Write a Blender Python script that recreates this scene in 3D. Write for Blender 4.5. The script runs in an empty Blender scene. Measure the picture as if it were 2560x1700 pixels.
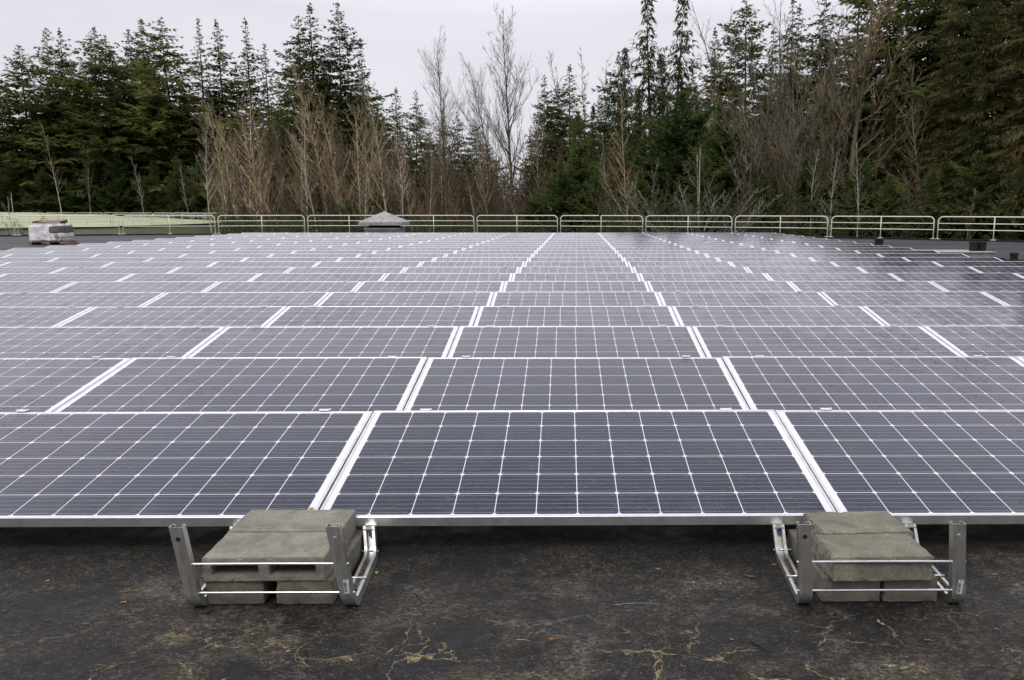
import bpy, bmesh, math, random
from math import sin, cos, tan, atan, atan2, pi, radians, sqrt
from mathutils import Vector, Matrix, noise

# ------------------------------------------------------------------ camera, world, sun
S = bpy.context.scene
COL = S.collection
F, PIT, YAW, CX, HC = 2002.7, 0.1602, 0.0083, 1427.0, 1.287   # in pixels of a 2560 px wide photo
cam = bpy.data.cameras.new('camera')
camo = bpy.data.objects.new('camera', cam)
COL.objects.link(camo)
camo.location = (0, 0, HC)
camo.rotation_euler = (pi / 2 - PIT, 0, -YAW)
cam.sensor_width = 36
cam.lens = F / 2560 * 36
cam.shift_x = -(CX - 1280) / 2560
cam.clip_start = 0.05
cam.clip_end = 3000
S.camera = camo

SUN_EL, SUN_AZ = radians(55), radians(200)
W = bpy.data.worlds.new('World')
S.world = W
W.use_nodes = True
wn, wl = W.node_tree.nodes, W.node_tree.links
wn.clear()
def wnode(t, **k):
    n = wn.new(t)
    for a, b in k.items(): setattr(n, a, b)
    return n
wo = wnode('ShaderNodeOutputWorld'); wb = wnode('ShaderNodeBackground')
sky = wnode('ShaderNodeTexSky', sky_type='NISHITA', sun_disc=False)
sky.sun_elevation = SUN_EL; sky.sun_rotation = SUN_AZ
tc = wnode('ShaderNodeTexCoord')
sep = wnode('ShaderNodeSeparateXYZ'); wl.new(tc.outputs['Generated'], sep.inputs[0])
mr = wnode('ShaderNodeMapRange'); mr.inputs[1].default_value = 0.22; mr.inputs[2].default_value = 0.40
mr.inputs[3].default_value = 8.2; mr.inputs[4].default_value = 16.3
wl.new(sep.outputs['Z'], mr.inputs[0])
nz = wnode('ShaderNodeTexNoise'); nz.inputs['Scale'].default_value = 2.2; nz.inputs['Detail'].default_value = 5
mp = wnode('ShaderNodeMapping'); mp.inputs['Scale'].default_value = (1, 1, 3)
wl.new(tc.outputs['Generated'], mp.inputs[0]); wl.new(mp.outputs[0], nz.inputs['Vector'])
m2 = wnode('ShaderNodeMapRange'); m2.inputs[1].default_value = 0.3; m2.inputs[2].default_value = 0.7
m2.inputs[3].default_value = 0.94; m2.inputs[4].default_value = 1.10
wl.new(nz.outputs['Fac'], m2.inputs[0])
mu = wnode('ShaderNodeMath', operation='MULTIPLY'); wl.new(mr.outputs[0], mu.inputs[0]); wl.new(m2.outputs[0], mu.inputs[1])
m3 = wnode('ShaderNodeMapRange'); m3.inputs[1].default_value = -0.65; m3.inputs[2].default_value = 0.45      # dimming added to the unseen sky behind the camera, cuts frontal light
m3.inputs[3].default_value = 0.36; m3.inputs[4].default_value = 1.0
mzy = wnode('ShaderNodeMath', operation='MULTIPLY_ADD'); mzy.inputs[1].default_value = 1.3
wl.new(sep.outputs['Z'], mzy.inputs[0]); wl.new(sep.outputs['Y'], mzy.inputs[2]); wl.new(mzy.outputs[0], m3.inputs[0])
mu2 = wnode('ShaderNodeMath', operation='MULTIPLY'); wl.new(mu.outputs[0], mu2.inputs[0]); wl.new(m3.outputs[0], mu2.inputs[1]); mu = mu2
m4 = wnode('ShaderNodeMapRange'); m4.inputs[1].default_value = 0.44; m4.inputs[2].default_value = 0.66; m4.inputs[3].default_value = 1.0; m4.inputs[4].default_value = 0.55
wl.new(sep.outputs['Z'], m4.inputs[0])
mu3 = wnode('ShaderNodeMath', operation='MULTIPLY'); wl.new(mu.outputs[0], mu3.inputs[0]); wl.new(m4.outputs[0], mu3.inputs[1]); mu = mu3
vm = wnode('ShaderNodeVectorMath', operation='SCALE'); vm.inputs[0].default_value = (0.978, 0.966, 1.04)
wl.new(mu.outputs[0], vm.inputs['Scale'])
mx = wnode('ShaderNodeMix', data_type='RGBA'); mx.inputs[0].default_value = 0.93     # thick overcast in front of the blue
wl.new(sky.outputs[0], mx.inputs[6]); wl.new(vm.outputs[0], mx.inputs[7])
wl.new(mx.outputs[2], wb.inputs[0]); wb.inputs[1].default_value = 0.1
wl.new(wb.outputs[0], wo.inputs[0])

sl = bpy.data.lights.new('sun', 'SUN'); so = bpy.data.objects.new('sun', sl); COL.objects.link(so)
sl.energy = 1.5; sl.angle = radians(25); sl.color = (1, 0.97, 0.92)
so.rotation_euler = (pi / 2 - SUN_EL, 0, -SUN_AZ + pi)
S.view_settings.view_transform = 'Standard'; S.view_settings.look = 'None'
S.view_settings.exposure = 0; S.view_settings.gamma = 1; S.view_settings.use_curve_mapping = False

def unray(x, y):
    a, b = (x - CX) / F, (y - 850) / F
    c, s = cos(PIT), sin(PIT)
    X, Y, Z = a, c - b * s, -s - b * c
    c, s = cos(YAW), sin(YAW)
    return c * X + s * Y, -s * X + c * Y, Z
def at_y(x, y, Y):
    r = unray(x, y); t = Y / r[1]
    return r[0] * t, HC + r[2] * t
def proj(X, Y, Z):
    Z = Z - HC; c, s = cos(YAW), sin(YAW); X, Y = c * X - s * Y, s * X + c * Y
    c, s = cos(PIT), sin(PIT); zc = Y * c - Z * s; yc = -(Y * s + Z * c)
    return (CX + F * X / zc, 850 + F * yc / zc) if zc > 0.05 else (1e6, 1e6)

# ------------------------------------------------------------------ helpers
def link(name, me, m=None, parent=None, loc=None, rot=None):
    o = bpy.data.objects.new(name, me); COL.objects.link(o)
    if m is not None and me is not None:
        for q in (m if isinstance(m, (list, tuple)) else [m]): me.materials.append(q)
    if parent: o.parent = parent
    if loc: o.location = loc
    if rot: o.rotation_euler = rot
    return o
def pymesh(name, v, f, smooth=False):
    me = bpy.data.meshes.new(name); me.from_pydata(v, [], f); me.update()
    if smooth:
        me.polygons.foreach_set('use_smooth', [True] * len(me.polygons))
    return me
def bmmesh(name, bm, smooth=False):
    me = bpy.data.meshes.new(name); bm.to_mesh(me); bm.free()
    if smooth: me.polygons.foreach_set('use_smooth', [True] * len(me.polygons))
    return me
def tag(o, label=None, cat=None, group=None, kind=None):
    if label: o['label'] = label
    if cat: o['category'] = cat
    if group: o['group'] = group
    if kind: o['kind'] = kind
    return o
def empty(name, loc=(0, 0, 0), rot=(0, 0, 0)):
    o = bpy.data.objects.new(name, None); COL.objects.link(o)
    o.location = loc; o.rotation_euler = rot; o.empty_display_size = 0.2
    return o
def copy_tree(o, parent=None):
    c = o.copy(); COL.objects.link(c); c.parent = parent
    for ch in list(o.children): copy_tree(ch, c)
    return c
class MB:
    def __init__(s): s.v = []; s.f = []
    def box(s, x0, x1, y0, y1, z0, z1):
        n = len(s.v)
        s.v += [(x, y, z) for z in (z0, z1) for y in (y0, y1) for x in (x0, x1)]
        s.f += [tuple(n + i for i in q) for q in ((0, 2, 3, 1), (4, 5, 7, 6), (0, 1, 5, 4), (2, 6, 7, 3), (0, 4, 6, 2), (1, 3, 7, 5))]
    def tube(s, pts, rad, n=6, cap=True):
        if not isinstance(rad, (list, tuple)): rad = [rad] * len(pts)
        pts = [Vector(p) for p in pts]
        base = len(s.v); up = None
        for i, p in enumerate(pts):
            t = (pts[min(i + 1, len(pts) - 1)] - pts[max(i - 1, 0)])
            if t.length < 1e-9: t = Vector((0, 0, 1))
            t.normalize()
            if up is None: up = t.orthogonal().normalized()
            up = (up - t * up.dot(t))
            if up.length < 1e-6: up = t.orthogonal()
            up.normalize(); w = t.cross(up)
            for k in range(n):
                a = 2 * pi * k / n
                q = p + (up * cos(a) + w * sin(a)) * rad[i]
                s.v.append((q.x, q.y, q.z))
        for i in range(len(pts) - 1):
            for k in range(n):
                a, b = base + i * n + k, base + i * n + (k + 1) % n
                s.f.append((a, b, b + n, a + n))
        if cap:
            s.f.append(tuple(base + k for k in range(n))[::-1])
            s.f.append(tuple(base + (len(pts) - 1) * n + k for k in range(n)))
    def build(s, name, m=None, parent=None, loc=None, rot=None, smooth=False):
        return link(name, pymesh(name, s.v, s.f, smooth), m, parent, loc, rot)

# ------------------------------------------------------------------ materials
class NT:
    def __init__(s, name):
        s.m = bpy.data.materials.new(name); s.m.use_nodes = True
        s.n, s.l = s.m.node_tree.nodes, s.m.node_tree.links
        s.b = s.n['Principled BSDF']
    def node(s, t, ins=None, **k):
        n = s.n.new(t)
        for a, b in k.items(): setattr(n, a, b)
        for a, b in (ins or {}).items(): s.set(n.inputs[a], b)
        return n
    def set(s, sock, v):
        if hasattr(v, 'node') or isinstance(v, bpy.types.NodeSocket): s.l.new(v, sock)
        else: sock.default_value = v
    def math(s, op, a, b=0.0, clamp=False):
        n = s.n.new('ShaderNodeMath'); n.operation = op; n.use_clamp = clamp
        s.set(n.inputs[0], a); s.set(n.inputs[1], b)
        return n.outputs[0]
    def mix(s, f, a, b):
        n = s.n.new('ShaderNodeMix'); n.data_type = 'RGBA'
        s.set(n.inputs[0], f)
        s.set(n.inputs[6], a if isinstance(a, bpy.types.NodeSocket) else (*a, 1))
        s.set(n.inputs[7], b if isinstance(b, bpy.types.NodeSocket) else (*b, 1))
        return n.outputs[2]
    def coord(s, kind='Object', scale=(1, 1, 1), off=None):
        t = s.node('ShaderNodeTexCoord')
        m = s.node('ShaderNodeMapping', {'Scale': scale}); s.l.new(t.outputs[kind], m.inputs[0])
        if off is not None: s.set(m.inputs['Location'], off)
        return m.outputs[0]
    def noise(s, vec, scale, detail=4, rough=0.55, dist=0.0):
        n = s.node('ShaderNodeTexNoise', {'Scale': scale, 'Detail': detail, 'Roughness': rough, 'Distortion': dist})
        s.l.new(vec, n.inputs['Vector']); return n.outputs['Fac']
    def mr(s, v, a, b, c=0.0, d=1.0):
        n = s.node('ShaderNodeMapRange', {1: a, 2: b, 3: c, 4: d}); s.set(n.inputs[0], v); return n.outputs[0]
    def bump(s, h, strength, dist):
        n = s.node('ShaderNodeBump', {'Strength': strength, 'Distance': dist}); s.l.new(h, n.inputs['Height'])
        s.l.new(n.outputs[0], s.b.inputs['Normal']); return n
    def rnd(s):
        return s.node('ShaderNodeObjectInfo').outputs['Random']
    def p(s, **k):
        for a, v in k.items():
            a = a.replace('_', ' ')
            if a == 'Base Color' and not isinstance(v, bpy.types.NodeSocket): v = (*v, 1)
            s.set(s.b.inputs[a], v)
        return s

def mat_simple(name, col, rough=0.6, metal=0.0, var=0.15, scale=8.0, bump=0.0, bscale=60):
    t = NT(name); c = t.coord('Object')
    n = t.noise(c, scale, 5)
    a = tuple(x * (1 - var) for x in col); b = tuple(min(1, x * (1 + var)) for x in col)
    t.p(Base_Color=t.mix(t.mr(n, 0.3, 0.7), a, b), Metallic=metal, Roughness=t.mr(t.noise(c, scale * 2, 3), 0.3, 0.7, rough * 0.85, min(1, rough * 1.15)))
    if bump: t.bump(t.noise(c, bscale, 4), 0.5, bump)
    return t.m

def mat_cells():
    t = NT('solar_glass')
    tc = t.node('ShaderNodeTexCoord'); sp = t.node('ShaderNodeSeparateXYZ'); t.l.new(tc.outputs['Object'], sp.inputs[0])
    X, Y = sp.outputs['X'], sp.outputs['Y']
    pt = 0.159
    u = t.math('DIVIDE', X, pt); v = t.math('DIVIDE', t.math('SUBTRACT', Y, 0.496), pt)
    fu = t.math('ABSOLUTE', t.math('SUBTRACT', t.math('FRACT', t.math('ADD', u, 20.0)), 0.5))
    fv = t.math('ABSOLUTE', t.math('SUBTRACT', t.math('FRACT', t.math('ADD', v, 20.0)), 0.5))
    gap = t.math('MAXIMUM', t.math('GREATER_THAN', fu, 0.5 - 0.0017 / pt), t.math('GREATER_THAN', fv, 0.5 - 0.0017 / pt))
    dia = t.math('GREATER_THAN', t.math('ADD', fu, fv), 1.0 - 0.0120 / pt)
    out = t.math('MAXIMUM', t.math('GREATER_THAN', t.math('ABSOLUTE', u), 5.992), t.math('GREATER_THAN', t.math('ABSOLUTE', v), 2.992))
    white = t.math('MAXIMUM', t.math('MAXIMUM', gap, dia), out)
    fb = t.math('ABSOLUTE', t.math('SUBTRACT', t.math('FRACT', t.math('MULTIPLY', t.math('ADD', v, 20.0), 5.0)), 0.5))
    bus = t.math('LESS_THAN', fb, 0.5 * 0.0016 / (pt / 5))
    # each cell has its own shade
    cell = t.node('ShaderNodeCombineXYZ')
    t.l.new(t.math('FLOOR', u), cell.inputs[0]); t.l.new(t.math('FLOOR', v), cell.inputs[1]); t.l.new(t.rnd(), cell.inputs[2])
    wn_ = t.node('ShaderNodeTexWhiteNoise', noise_dimensions='3D'); t.l.new(cell.outputs[0], wn_.inputs[0])
    cellc = t.mix(wn_.outputs['Value'], (0.003, 0.0055, 0.020), (0.008, 0.011, 0.034))
    cellc = t.mix(t.math('MULTIPLY', bus, 0.9), cellc, (0.30, 0.31, 0.36))
    off = t.node('ShaderNodeCombineXYZ'); r7 = t.math('MULTIPLY', t.rnd(), 97.0)
    t.l.new(r7, off.inputs[0]); t.l.new(r7, off.inputs[2])
    vec = t.node('ShaderNodeVectorMath', operation='ADD'); t.l.new(tc.outputs['Object'], vec.inputs[0]); t.l.new(off.outputs[0], vec.inputs[1])
    vec = vec.outputs[0]
    big = t.noise(vec, 1.6, 5, 0.6, 0.4)
    dirt = t.noise(vec, 9.0, 6, 0.7)
    col = t.mix(white, cellc, (0.74, 0.75, 0.80))
    col = t.mix(t.math('MULTIPLY', t.mr(dirt, 0.45, 0.75), 0.05), col, (0.30, 0.29, 0.27))
    band = t.math('MULTIPLY', t.mr(Y, 0.0, 0.11, 1.0, 0.0), t.mr(t.noise(vec, 6.0, 6, 0.7), 0.40, 0.66))   # silt left along the low edge
    col = t.mix(t.math('MULTIPLY', band, 0.16), col, (0.27, 0.25, 0.21))
    spot = t.node('ShaderNodeTexVoronoi', {'Scale': 3.2}); t.l.new(vec, spot.inputs['Vector'])
    drop_ = t.math('MULTIPLY', t.math('LESS_THAN', spot.outputs['Distance'], t.mr(t.noise(vec, 60, 3), 0.3, 0.7, 0.012, 0.040)), t.math('GREATER_THAN', t.noise(vec, 1.1, 2), 0.60))
    col = t.mix(t.math('MULTIPLY', drop_, 0.6), col, (0.45, 0.44, 0.40))
    # drops and films of water roughen the reflection in patches
    drops = t.node('ShaderNodeTexVoronoi', {'Scale': 62.0, 'Randomness': 1.0}); t.l.new(vec, drops.inputs['Vector'])
    dh = t.mr(drops.outputs['Distance'], 0.0, 0.42, 1.0, 0.0)
    dmask = t.mr(t.noise(vec, 11.0, 5, 0.75), 0.44, 0.56)
    rip = t.noise(vec, 40.0, 3)
    h = t.math('ADD', t.math('MULTIPLY', t.math('MULTIPLY', dh, dmask), 1.0), t.math('MULTIPLY', rip, 0.25))
    rough = t.math('ADD', t.mr(big, 0.35, 0.65, 0.05, 0.17), t.math('MULTIPLY', dmask, 0.06))
    t.p(Base_Color=col, Roughness=rough, IOR=1.44)
    t.b.inputs['Specular Tint'].default_value = (0.86, 0.91, 1.0, 1)   # anti-reflective coating
    bn = t.node('ShaderNodeBump', {'Strength': t.mr(big, 0.36, 0.60, 0.18, 0.75), 'Distance': 0.0020}); t.l.new(h, bn.inputs['Height'])
    t.l.new(bn.outputs[0], t.b.inputs['Normal'])
    return t.m

def mat_roof():
    t = NT('roof_membrane'); c = t.coord('Object')
    sp = t.node('ShaderNodeSeparateXYZ'); t.l.new(c, sp.inputs[0])
    shade_fade = t.mr(sp.outputs['Y'], 2.65, 3.05, 1.0, 0.12)          # pale marks thinned under the panels, painting in the shade there
    big = t.noise(c, 1.1, 8, 0.68, 0.5); mid = t.noise(c, 6.0, 10, 0.78, 0.8)
    cst = t.coord('Object', (0.6, 1.0, 1.0))
    fib = t.noise(cst, 40.0, 10, 0.86, 1.2); fine = t.noise(c, 170.0, 6, 0.8)
    base = t.mix(t.mr(t.noise(c, 16, 10, 0.8), 0.38, 0.60), (0.0028, 0.0028, 0.0042), (0.017, 0.0155, 0.0125))
    stain = t.math('MULTIPLY', t.mr(mid, 0.44, 0.60), t.mr(fib, 0.46, 0.60))
    stain = t.math('MULTIPLY', t.math('MULTIPLY', stain, t.mr(big, 0.40, 0.58, 0.05, 1.0)), shade_fade)
    col = t.mix(t.math('MULTIPLY', stain, 0.9), base, (0.125, 0.105, 0.075))
    flk = t.noise(t.coord('Object', (0.55, 1.0, 1.0)), 95.0, 8, 0.9, 0.8)
    fl = t.math('MULTIPLY', t.math('MULTIPLY', t.mr(flk, 0.54, 0.60), t.math('MULTIPLY', t.mr(t.noise(c, 8.0, 8, 0.8), 0.42, 0.60), t.mr(big, 0.38, 0.56, 0.25, 1.0))), shade_fade)
    col = t.mix(t.math('MULTIPLY', fl, 0.95), col, (0.33, 0.29, 0.22))
    col = t.mix(t.mr(t.noise(c, 60.0, 6, 0.8), 0.57, 0.66, 0, 0.85), col, (0.005, 0.005, 0.007))
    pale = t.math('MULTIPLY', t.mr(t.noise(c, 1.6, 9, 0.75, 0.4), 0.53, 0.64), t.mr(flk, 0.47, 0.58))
    pale = t.math('MULTIPLY', t.math('MULTIPLY', pale, 0.7), shade_fade)
    for (qx, qy, rx, ry) in [(-2.22, 1.93, 0.34, 0.16), (-1.30, 2.62, 0.20, 0.12), (-1.02, 2.30, 0.30, 0.10), (-1.95, 2.20, 0.40, 0.10), (0.55, 2.42, 0.12, 0.06), (0.56, 2.63, 0.14, 0.06), (0.05, 2.25, 0.10, 0.35), (0.95, 2.10, 0.10, 0.06), (-0.05, 2.05, 0.35, 0.10), (1.75, 2.45, 0.35, 0.18)]:
        dx = t.math('DIVIDE', t.math('SUBTRACT', sp.outputs['X'], qx), rx); dy = t.math('DIVIDE', t.math('SUBTRACT', sp.outputs['Y'], qy), ry)
        dd = t.math('ADD', t.math('MULTIPLY', dx, dx), t.math('MULTIPLY', dy, dy))
        g = t.math('MULTIPLY', t.mr(dd, 0.0, 1.8, 0.62, 0.0), t.math('MULTIPLY', t.mr(flk, 0.47, 0.56), t.mr(mid, 0.43, 0.56)))
        pale = t.math('MAXIMUM', pale, g)
    col = t.mix(pale, col, t.mix(flk, (0.16, 0.13, 0.09), (0.42, 0.36, 0.28)))
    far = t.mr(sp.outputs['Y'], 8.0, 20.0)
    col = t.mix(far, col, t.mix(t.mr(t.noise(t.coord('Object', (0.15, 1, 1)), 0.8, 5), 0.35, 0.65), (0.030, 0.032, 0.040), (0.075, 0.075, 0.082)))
    damp = t.math('MULTIPLY', t.mr(t.noise(c, 1.9, 7, 0.7, 0.6), 0.50, 0.60), t.mr(far, 0, 1, 1, 0))
    col = t.mix(t.math('MULTIPLY', damp, 0.75), col, (0.006, 0.006, 0.008))
    # dried-out cracks filled with yellow moss
    wob = t.node('ShaderNodeTexNoise', {'Scale': 7.0, 'Detail': 6}); t.l.new(c, wob.inputs['Vector'])
    dv = t.node('ShaderNodeVectorMath', operation='SCALE'); t.l.new(wob.outputs['Color'], dv.inputs[0]); dv.inputs['Scale'].default_value = 0.22
    av = t.node('ShaderNodeVectorMath', operation='ADD'); t.l.new(t.coord('Object', (0.70, 1.0, 1)), av.inputs[0]); t.l.new(dv.outputs[0], av.inputs[1])
    vo = t.node('ShaderNodeTexVoronoi', {'Scale': 5.2}, feature='DISTANCE_TO_EDGE'); t.l.new(av.outputs[0], vo.inputs['Vector'])
    wid = t.mr(t.noise(c, 9, 4), 0.38, 0.65, 0.002, 0.022)
    cr = t.math('LESS_THAN', vo.outputs['Distance'], wid)
    cm = t.math('MULTIPLY', t.mr(t.noise(c, 2.6, 4, 0.6), 0.43, 0.49), t.mr(sp.outputs['Y'], 2.0, 2.5, 1.0, 0.0))
    cm = t.math('MULTIPLY', cm, t.mr(fib, 0.40, 0.50))
    cr = t.math('MULTIPLY', cr, cm)
    col = t.mix(t.math('MULTIPLY', cr, 0.95), col, t.mix(t.mr(t.noise(c, 55, 5, 0.7), 0.35, 0.65), (0.14, 0.10, 0.045), (0.66, 0.52, 0.27)))
    speck = t.node('ShaderNodeTexVoronoi', {'Scale': 75.0}); t.l.new(c, speck.inputs['Vector'])
    sk = t.math('MULTIPLY', t.math('LESS_THAN', speck.outputs['Distance'], 0.12), t.math('GREATER_THAN', t.noise(c, 9, 2), 0.55))
    col = t.mix(t.math('MULTIPLY', sk, 0.45), col, (0.30, 0.28, 0.20))
    hgt = t.math('ADD', t.math('ADD', t.math('MULTIPLY', fib, 0.9), t.math('MULTIPLY', fine, 0.6)), t.math('MULTIPLY', cr, 0.5))
    t.p(Base_Color=col, Roughness=t.math('SUBTRACT', t.mr(mid, 0.35, 0.65, 0.5, 0.85), t.math('MULTIPLY', damp, 0.15)))
    t.b.inputs['Specular IOR Level'].default_value = 0.28
    t.bump(hgt, 0.9, 0.006)
    return t.m

def mat_concrete(name, col, spot=0.5, hole=True):
    t = NT(name); tc = t.node('ShaderNodeTexCoord')
    off = t.node('ShaderNodeCombineXYZ'); t.l.new(t.math('MULTIPLY', t.rnd(), 31.0), off.inputs[0])
    v = t.node('ShaderNodeVectorMath', operation='ADD'); t.l.new(tc.outputs['Object'], v.inputs[0]); t.l.new(off.outputs[0], v.inputs[1]); v = v.outputs[0]
    a = t.noise(v, 7, 9, 0.75, 0.6); b = t.noise(v, 120, 4, 0.7); p = t.noise(v, 260, 2)
    c0 = tuple(x * 0.50 for x in col); c1 = tuple(x * 1.25 for x in col)
    c = t.mix(t.mr(a, 0.32, 0.62), c0, c1)
    c = t.mix(t.mr(b, 0.40, 0.75, 0, spot), c, tuple(x * 0.45 for x in col))
    c = t.mix(t.mr(p, 0.68, 0.74, 0, 0.6), c, (0.5, 0.48, 0.42))
    pit = t.node('ShaderNodeTexVoronoi', {'Scale': 85.0}); t.l.new(v, pit.inputs['Vector'])
    ph = t.math('MULTIPLY', t.mr(pit.outputs['Distance'], 0.05, 0.28, 0, 1), 1.0)
    gate = t.math('GREATER_THAN', t.noise(v, 30, 3), 0.56)
    pitc = t.math('MULTIPLY', t.math('SUBTRACT', 1.0, ph), gate)
    c = t.mix(t.math('MULTIPLY', pitc, 0.6 if hole else 0.1), c, tuple(x * 0.22 for x in col))
    t.p(Base_Color=c, Roughness=0.9)
    t.bump(t.math('SUBTRACT', b, t.math('MULTIPLY', pitc, 0.7)), 0.8, 0.002)
    return t.m

def mat_metal(name, col=(0.62, 0.62, 0.60), rough=0.38, metal=0.85, streak=1.0):
    t = NT(name); c = t.coord('Object', (1, 1, 1)); s = t.coord('Object', (40, 40, 3))
    a = t.noise(c, 14, 5, 0.65); b = t.noise(s, 3, 4)
    cc = t.mix(t.mr(a, 0.35, 0.65), tuple(x * 0.80 for x in col), col)
    t.p(Base_Color=cc, Metallic=metal, Roughness=t.mr(b, 0.3, 0.7, rough * 0.75, rough * 1.35))
    t.bump(b, 0.15 * streak, 0.0006)
    return t.m

def mat_foliage(name, dark, light, brown=None):
    t = NT(name); c = t.coord('Object')
    r = t.rnd()
    n = t.noise(c, 0.45, 4, 0.6); f = t.noise(c, 3.2, 3, 0.6)
    k = t.math('ADD', t.math('MULTIPLY', t.mr(n, 0.35, 0.68), 0.6), t.math('MULTIPLY', t.mr(f, 0.4, 0.7), 0.4))
    col = t.mix(k, dark, light)
    if brown: col = t.mix(t.math('MULTIPLY', t.mr(t.noise(c, 0.8, 4, 0.65, 0.5), 0.44, 0.62), 0.8), col, brown)
    hs = t.node('ShaderNodeHueSaturation'); t.l.new(col, hs.inputs['Color'])
    t.l.new(t.mr(r, 0, 1, 0.66, 1.30), hs.inputs['Value']); t.l.new(t.mr(r, 0, 1, 0.515, 0.485), hs.inputs['Hue'])
    t.p(Base_Color=hs.outputs[0], Roughness=0.75)
    t.b.inputs['Specular IOR Level'].default_value = 0.2
    tl = t.node('ShaderNodeBsdfTranslucent'); t.l.new(hs.outputs[0], tl.inputs[0])
    mx_ = t.node('ShaderNodeMixShader'); mx_.inputs[0].default_value = 0.42
    t.l.new(t.b.outputs[0], mx_.inputs[1]); t.l.new(tl.outputs[0], mx_.inputs[2])
    t.l.new(mx_.outputs[0], t.n['Material Output'].inputs[0])
    return t.m

def mat_bark(name, a, b, moss=None, sc=6):
    t = NT(name); c = t.coord('Object', (1, 1, 0.3)); n = t.noise(c, sc, 5, 0.65)
    col = t.mix(t.mr(n, 0.35, 0.65), a, b)
    if moss: col = t.mix(t.mr(t.noise(t.coord('Object'), 0.7, 4), 0.45, 0.65, 0, 0.8), col, moss)
    hs = t.node('ShaderNodeHueSaturation'); t.l.new(col, hs.inputs['Color']); t.l.new(t.mr(t.rnd(), 0, 1, 0.75, 1.25), hs.inputs['Value'])
    t.p(Base_Color=hs.outputs[0], Roughness=0.9)
    t.b.inputs['Specular IOR Level'].default_value = 0.15
    return t.m

M = dict(
    glass=mat_cells(), roof=mat_roof(),
    frame=mat_metal('anodised_aluminium', (0.80, 0.80, 0.80), 0.34, 0.80),
    strut=mat_metal('galvanised_strut', (0.60, 0.59, 0.56), 0.36, 0.9, 2.0),
    rod=mat_metal('bright_rod', (0.85, 0.85, 0.85), 0.28, 0.9, 0.0),
    blue=mat_simple('blue_bolt', (0.03, 0.16, 0.55), 0.35, 0.3),
    black=mat_simple('black_plastic', (0.005, 0.005, 0.007), 0.8, 0, 0.2),
    hole=mat_simple('dark_hole', (0.004, 0.004, 0.004), 0.9),
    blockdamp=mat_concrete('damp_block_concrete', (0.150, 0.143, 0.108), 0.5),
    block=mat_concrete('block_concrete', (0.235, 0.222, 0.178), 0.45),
    blockrough=mat_concrete('rough_block_concrete', (0.215, 0.198, 0.150), 0.8),
    slabc=mat_concrete('hatch_concrete', (0.26, 0.24, 0.20), 0.6, False),
    ventc=mat_concrete('vent_concrete', (0.30, 0.30, 0.29), 0.4, False),
    capc=mat_concrete('cap_concrete', (0.37, 0.365, 0.35), 0.12, False),
    capw=mat_simple('bright_aluminium', (0.80, 0.80, 0.80), 0.4, 0.1, 0.05),
    rail=mat_simple('galvanised_rail', (0.84, 0.81, 0.70), 0.5, 0.0, 0.08),
    curb=mat_simple('black_curb', (0.018, 0.018, 0.018), 0.7, 0, 0.4, 3),
    sticker=mat_simple('sticker_paper', (0.55, 0.58, 0.62), 0.5, 0, 0.05),
    ink=mat_simple('sticker_ink', (0.03, 0.035, 0.05), 0.6),
    wrap=mat_simple('stretch_film', (0.78, 0.76, 0.78), 0.3, 0, 0.25, 5, 0.02, 9),
    wrapdark=mat_simple('dark_film', (0.13, 0.12, 0.12), 0.3, 0, 0.6, 4, 0.02, 9),
    carton=mat_simple('carton', (0.46, 0.39, 0.32), 0.85, 0, 0.2, 3),
    cartondark=mat_simple('carton_inside', (0.11, 0.075, 0.05), 0.9),
    wood=mat_simple('pallet_wood', (0.22, 0.13, 0.08), 0.85, 0, 0.3),
    fibre=mat_simple('lichen_fibre', (0.20, 0.175, 0.13), 0.9, 0, 0.6, 25),
    leaf=mat_simple('dead_leaf', (0.38, 0.13, 0.03), 0.6, 0, 0.4, 40),
    leafdark=mat_simple('brown_leaf', (0.10, 0.05, 0.03), 0.7, 0, 0.5, 40),
    moss=mat_simple('moss_sprig', (0.34, 0.35, 0.15), 0.9, 0, 0.3, 60),
    twig=mat_simple('twig_wood', (0.16, 0.12, 0.06), 0.9, 0, 0.3, 30),
    chip=mat_simple('pale_chip', (0.36, 0.34, 0.28), 0.8, 0, 0.2, 30),
    fir=mat_foliage('fir_needles', (0.080, 0.100, 0.036), (0.205, 0.215, 0.062)),
    dougl=mat_foliage('young_fir_needles', (0.055, 0.092, 0.034), (0.180, 0.220, 0.062)),
    cedar=mat_foliage('cedar_sprays', (0.055, 0.066, 0.026), (0.140, 0.150, 0.050), (0.200, 0.135, 0.052)),
    cedarg=mat_foliage('green_cedar_sprays', (0.050, 0.066, 0.026), (0.140, 0.155, 0.052)),
    shrubg=mat_foliage('shrub_leaves', (0.018, 0.032, 0.012), (0.07, 0.085, 0.030)),
    firbark=mat_bark('fir_bark', (0.045, 0.036, 0.028), (0.10, 0.08, 0.062)),
    alder=mat_bark('alder_bark', (0.32, 0.26, 0.165), (0.60, 0.51, 0.36), (0.34, 0.28, 0.14)),
    alderw=mat_bark('pale_bark', (0.32, 0.28, 0.21), (0.56, 0.50, 0.40)),
    mossb=mat_bark('mossy_bark', (0.085, 0.066, 0.045), (0.19, 0.15, 0.10), (0.10, 0.095, 0.035)),
    twigt=mat_bark('tan_twigs', (0.20, 0.150, 0.085), (0.34, 0.265, 0.165)),
    twigr=mat_bark('reddish_twigs', (0.115, 0.085, 0.050), (0.20, 0.155, 0.095)),
    twigd=mat_bark('brown_twigs', (0.085, 0.056, 0.036), (0.15, 0.105, 0.070)),
    twigg=mat_bark('grey_twigs', (0.16, 0.145, 0.125), (0.26, 0.24, 0.21)),
)
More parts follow.
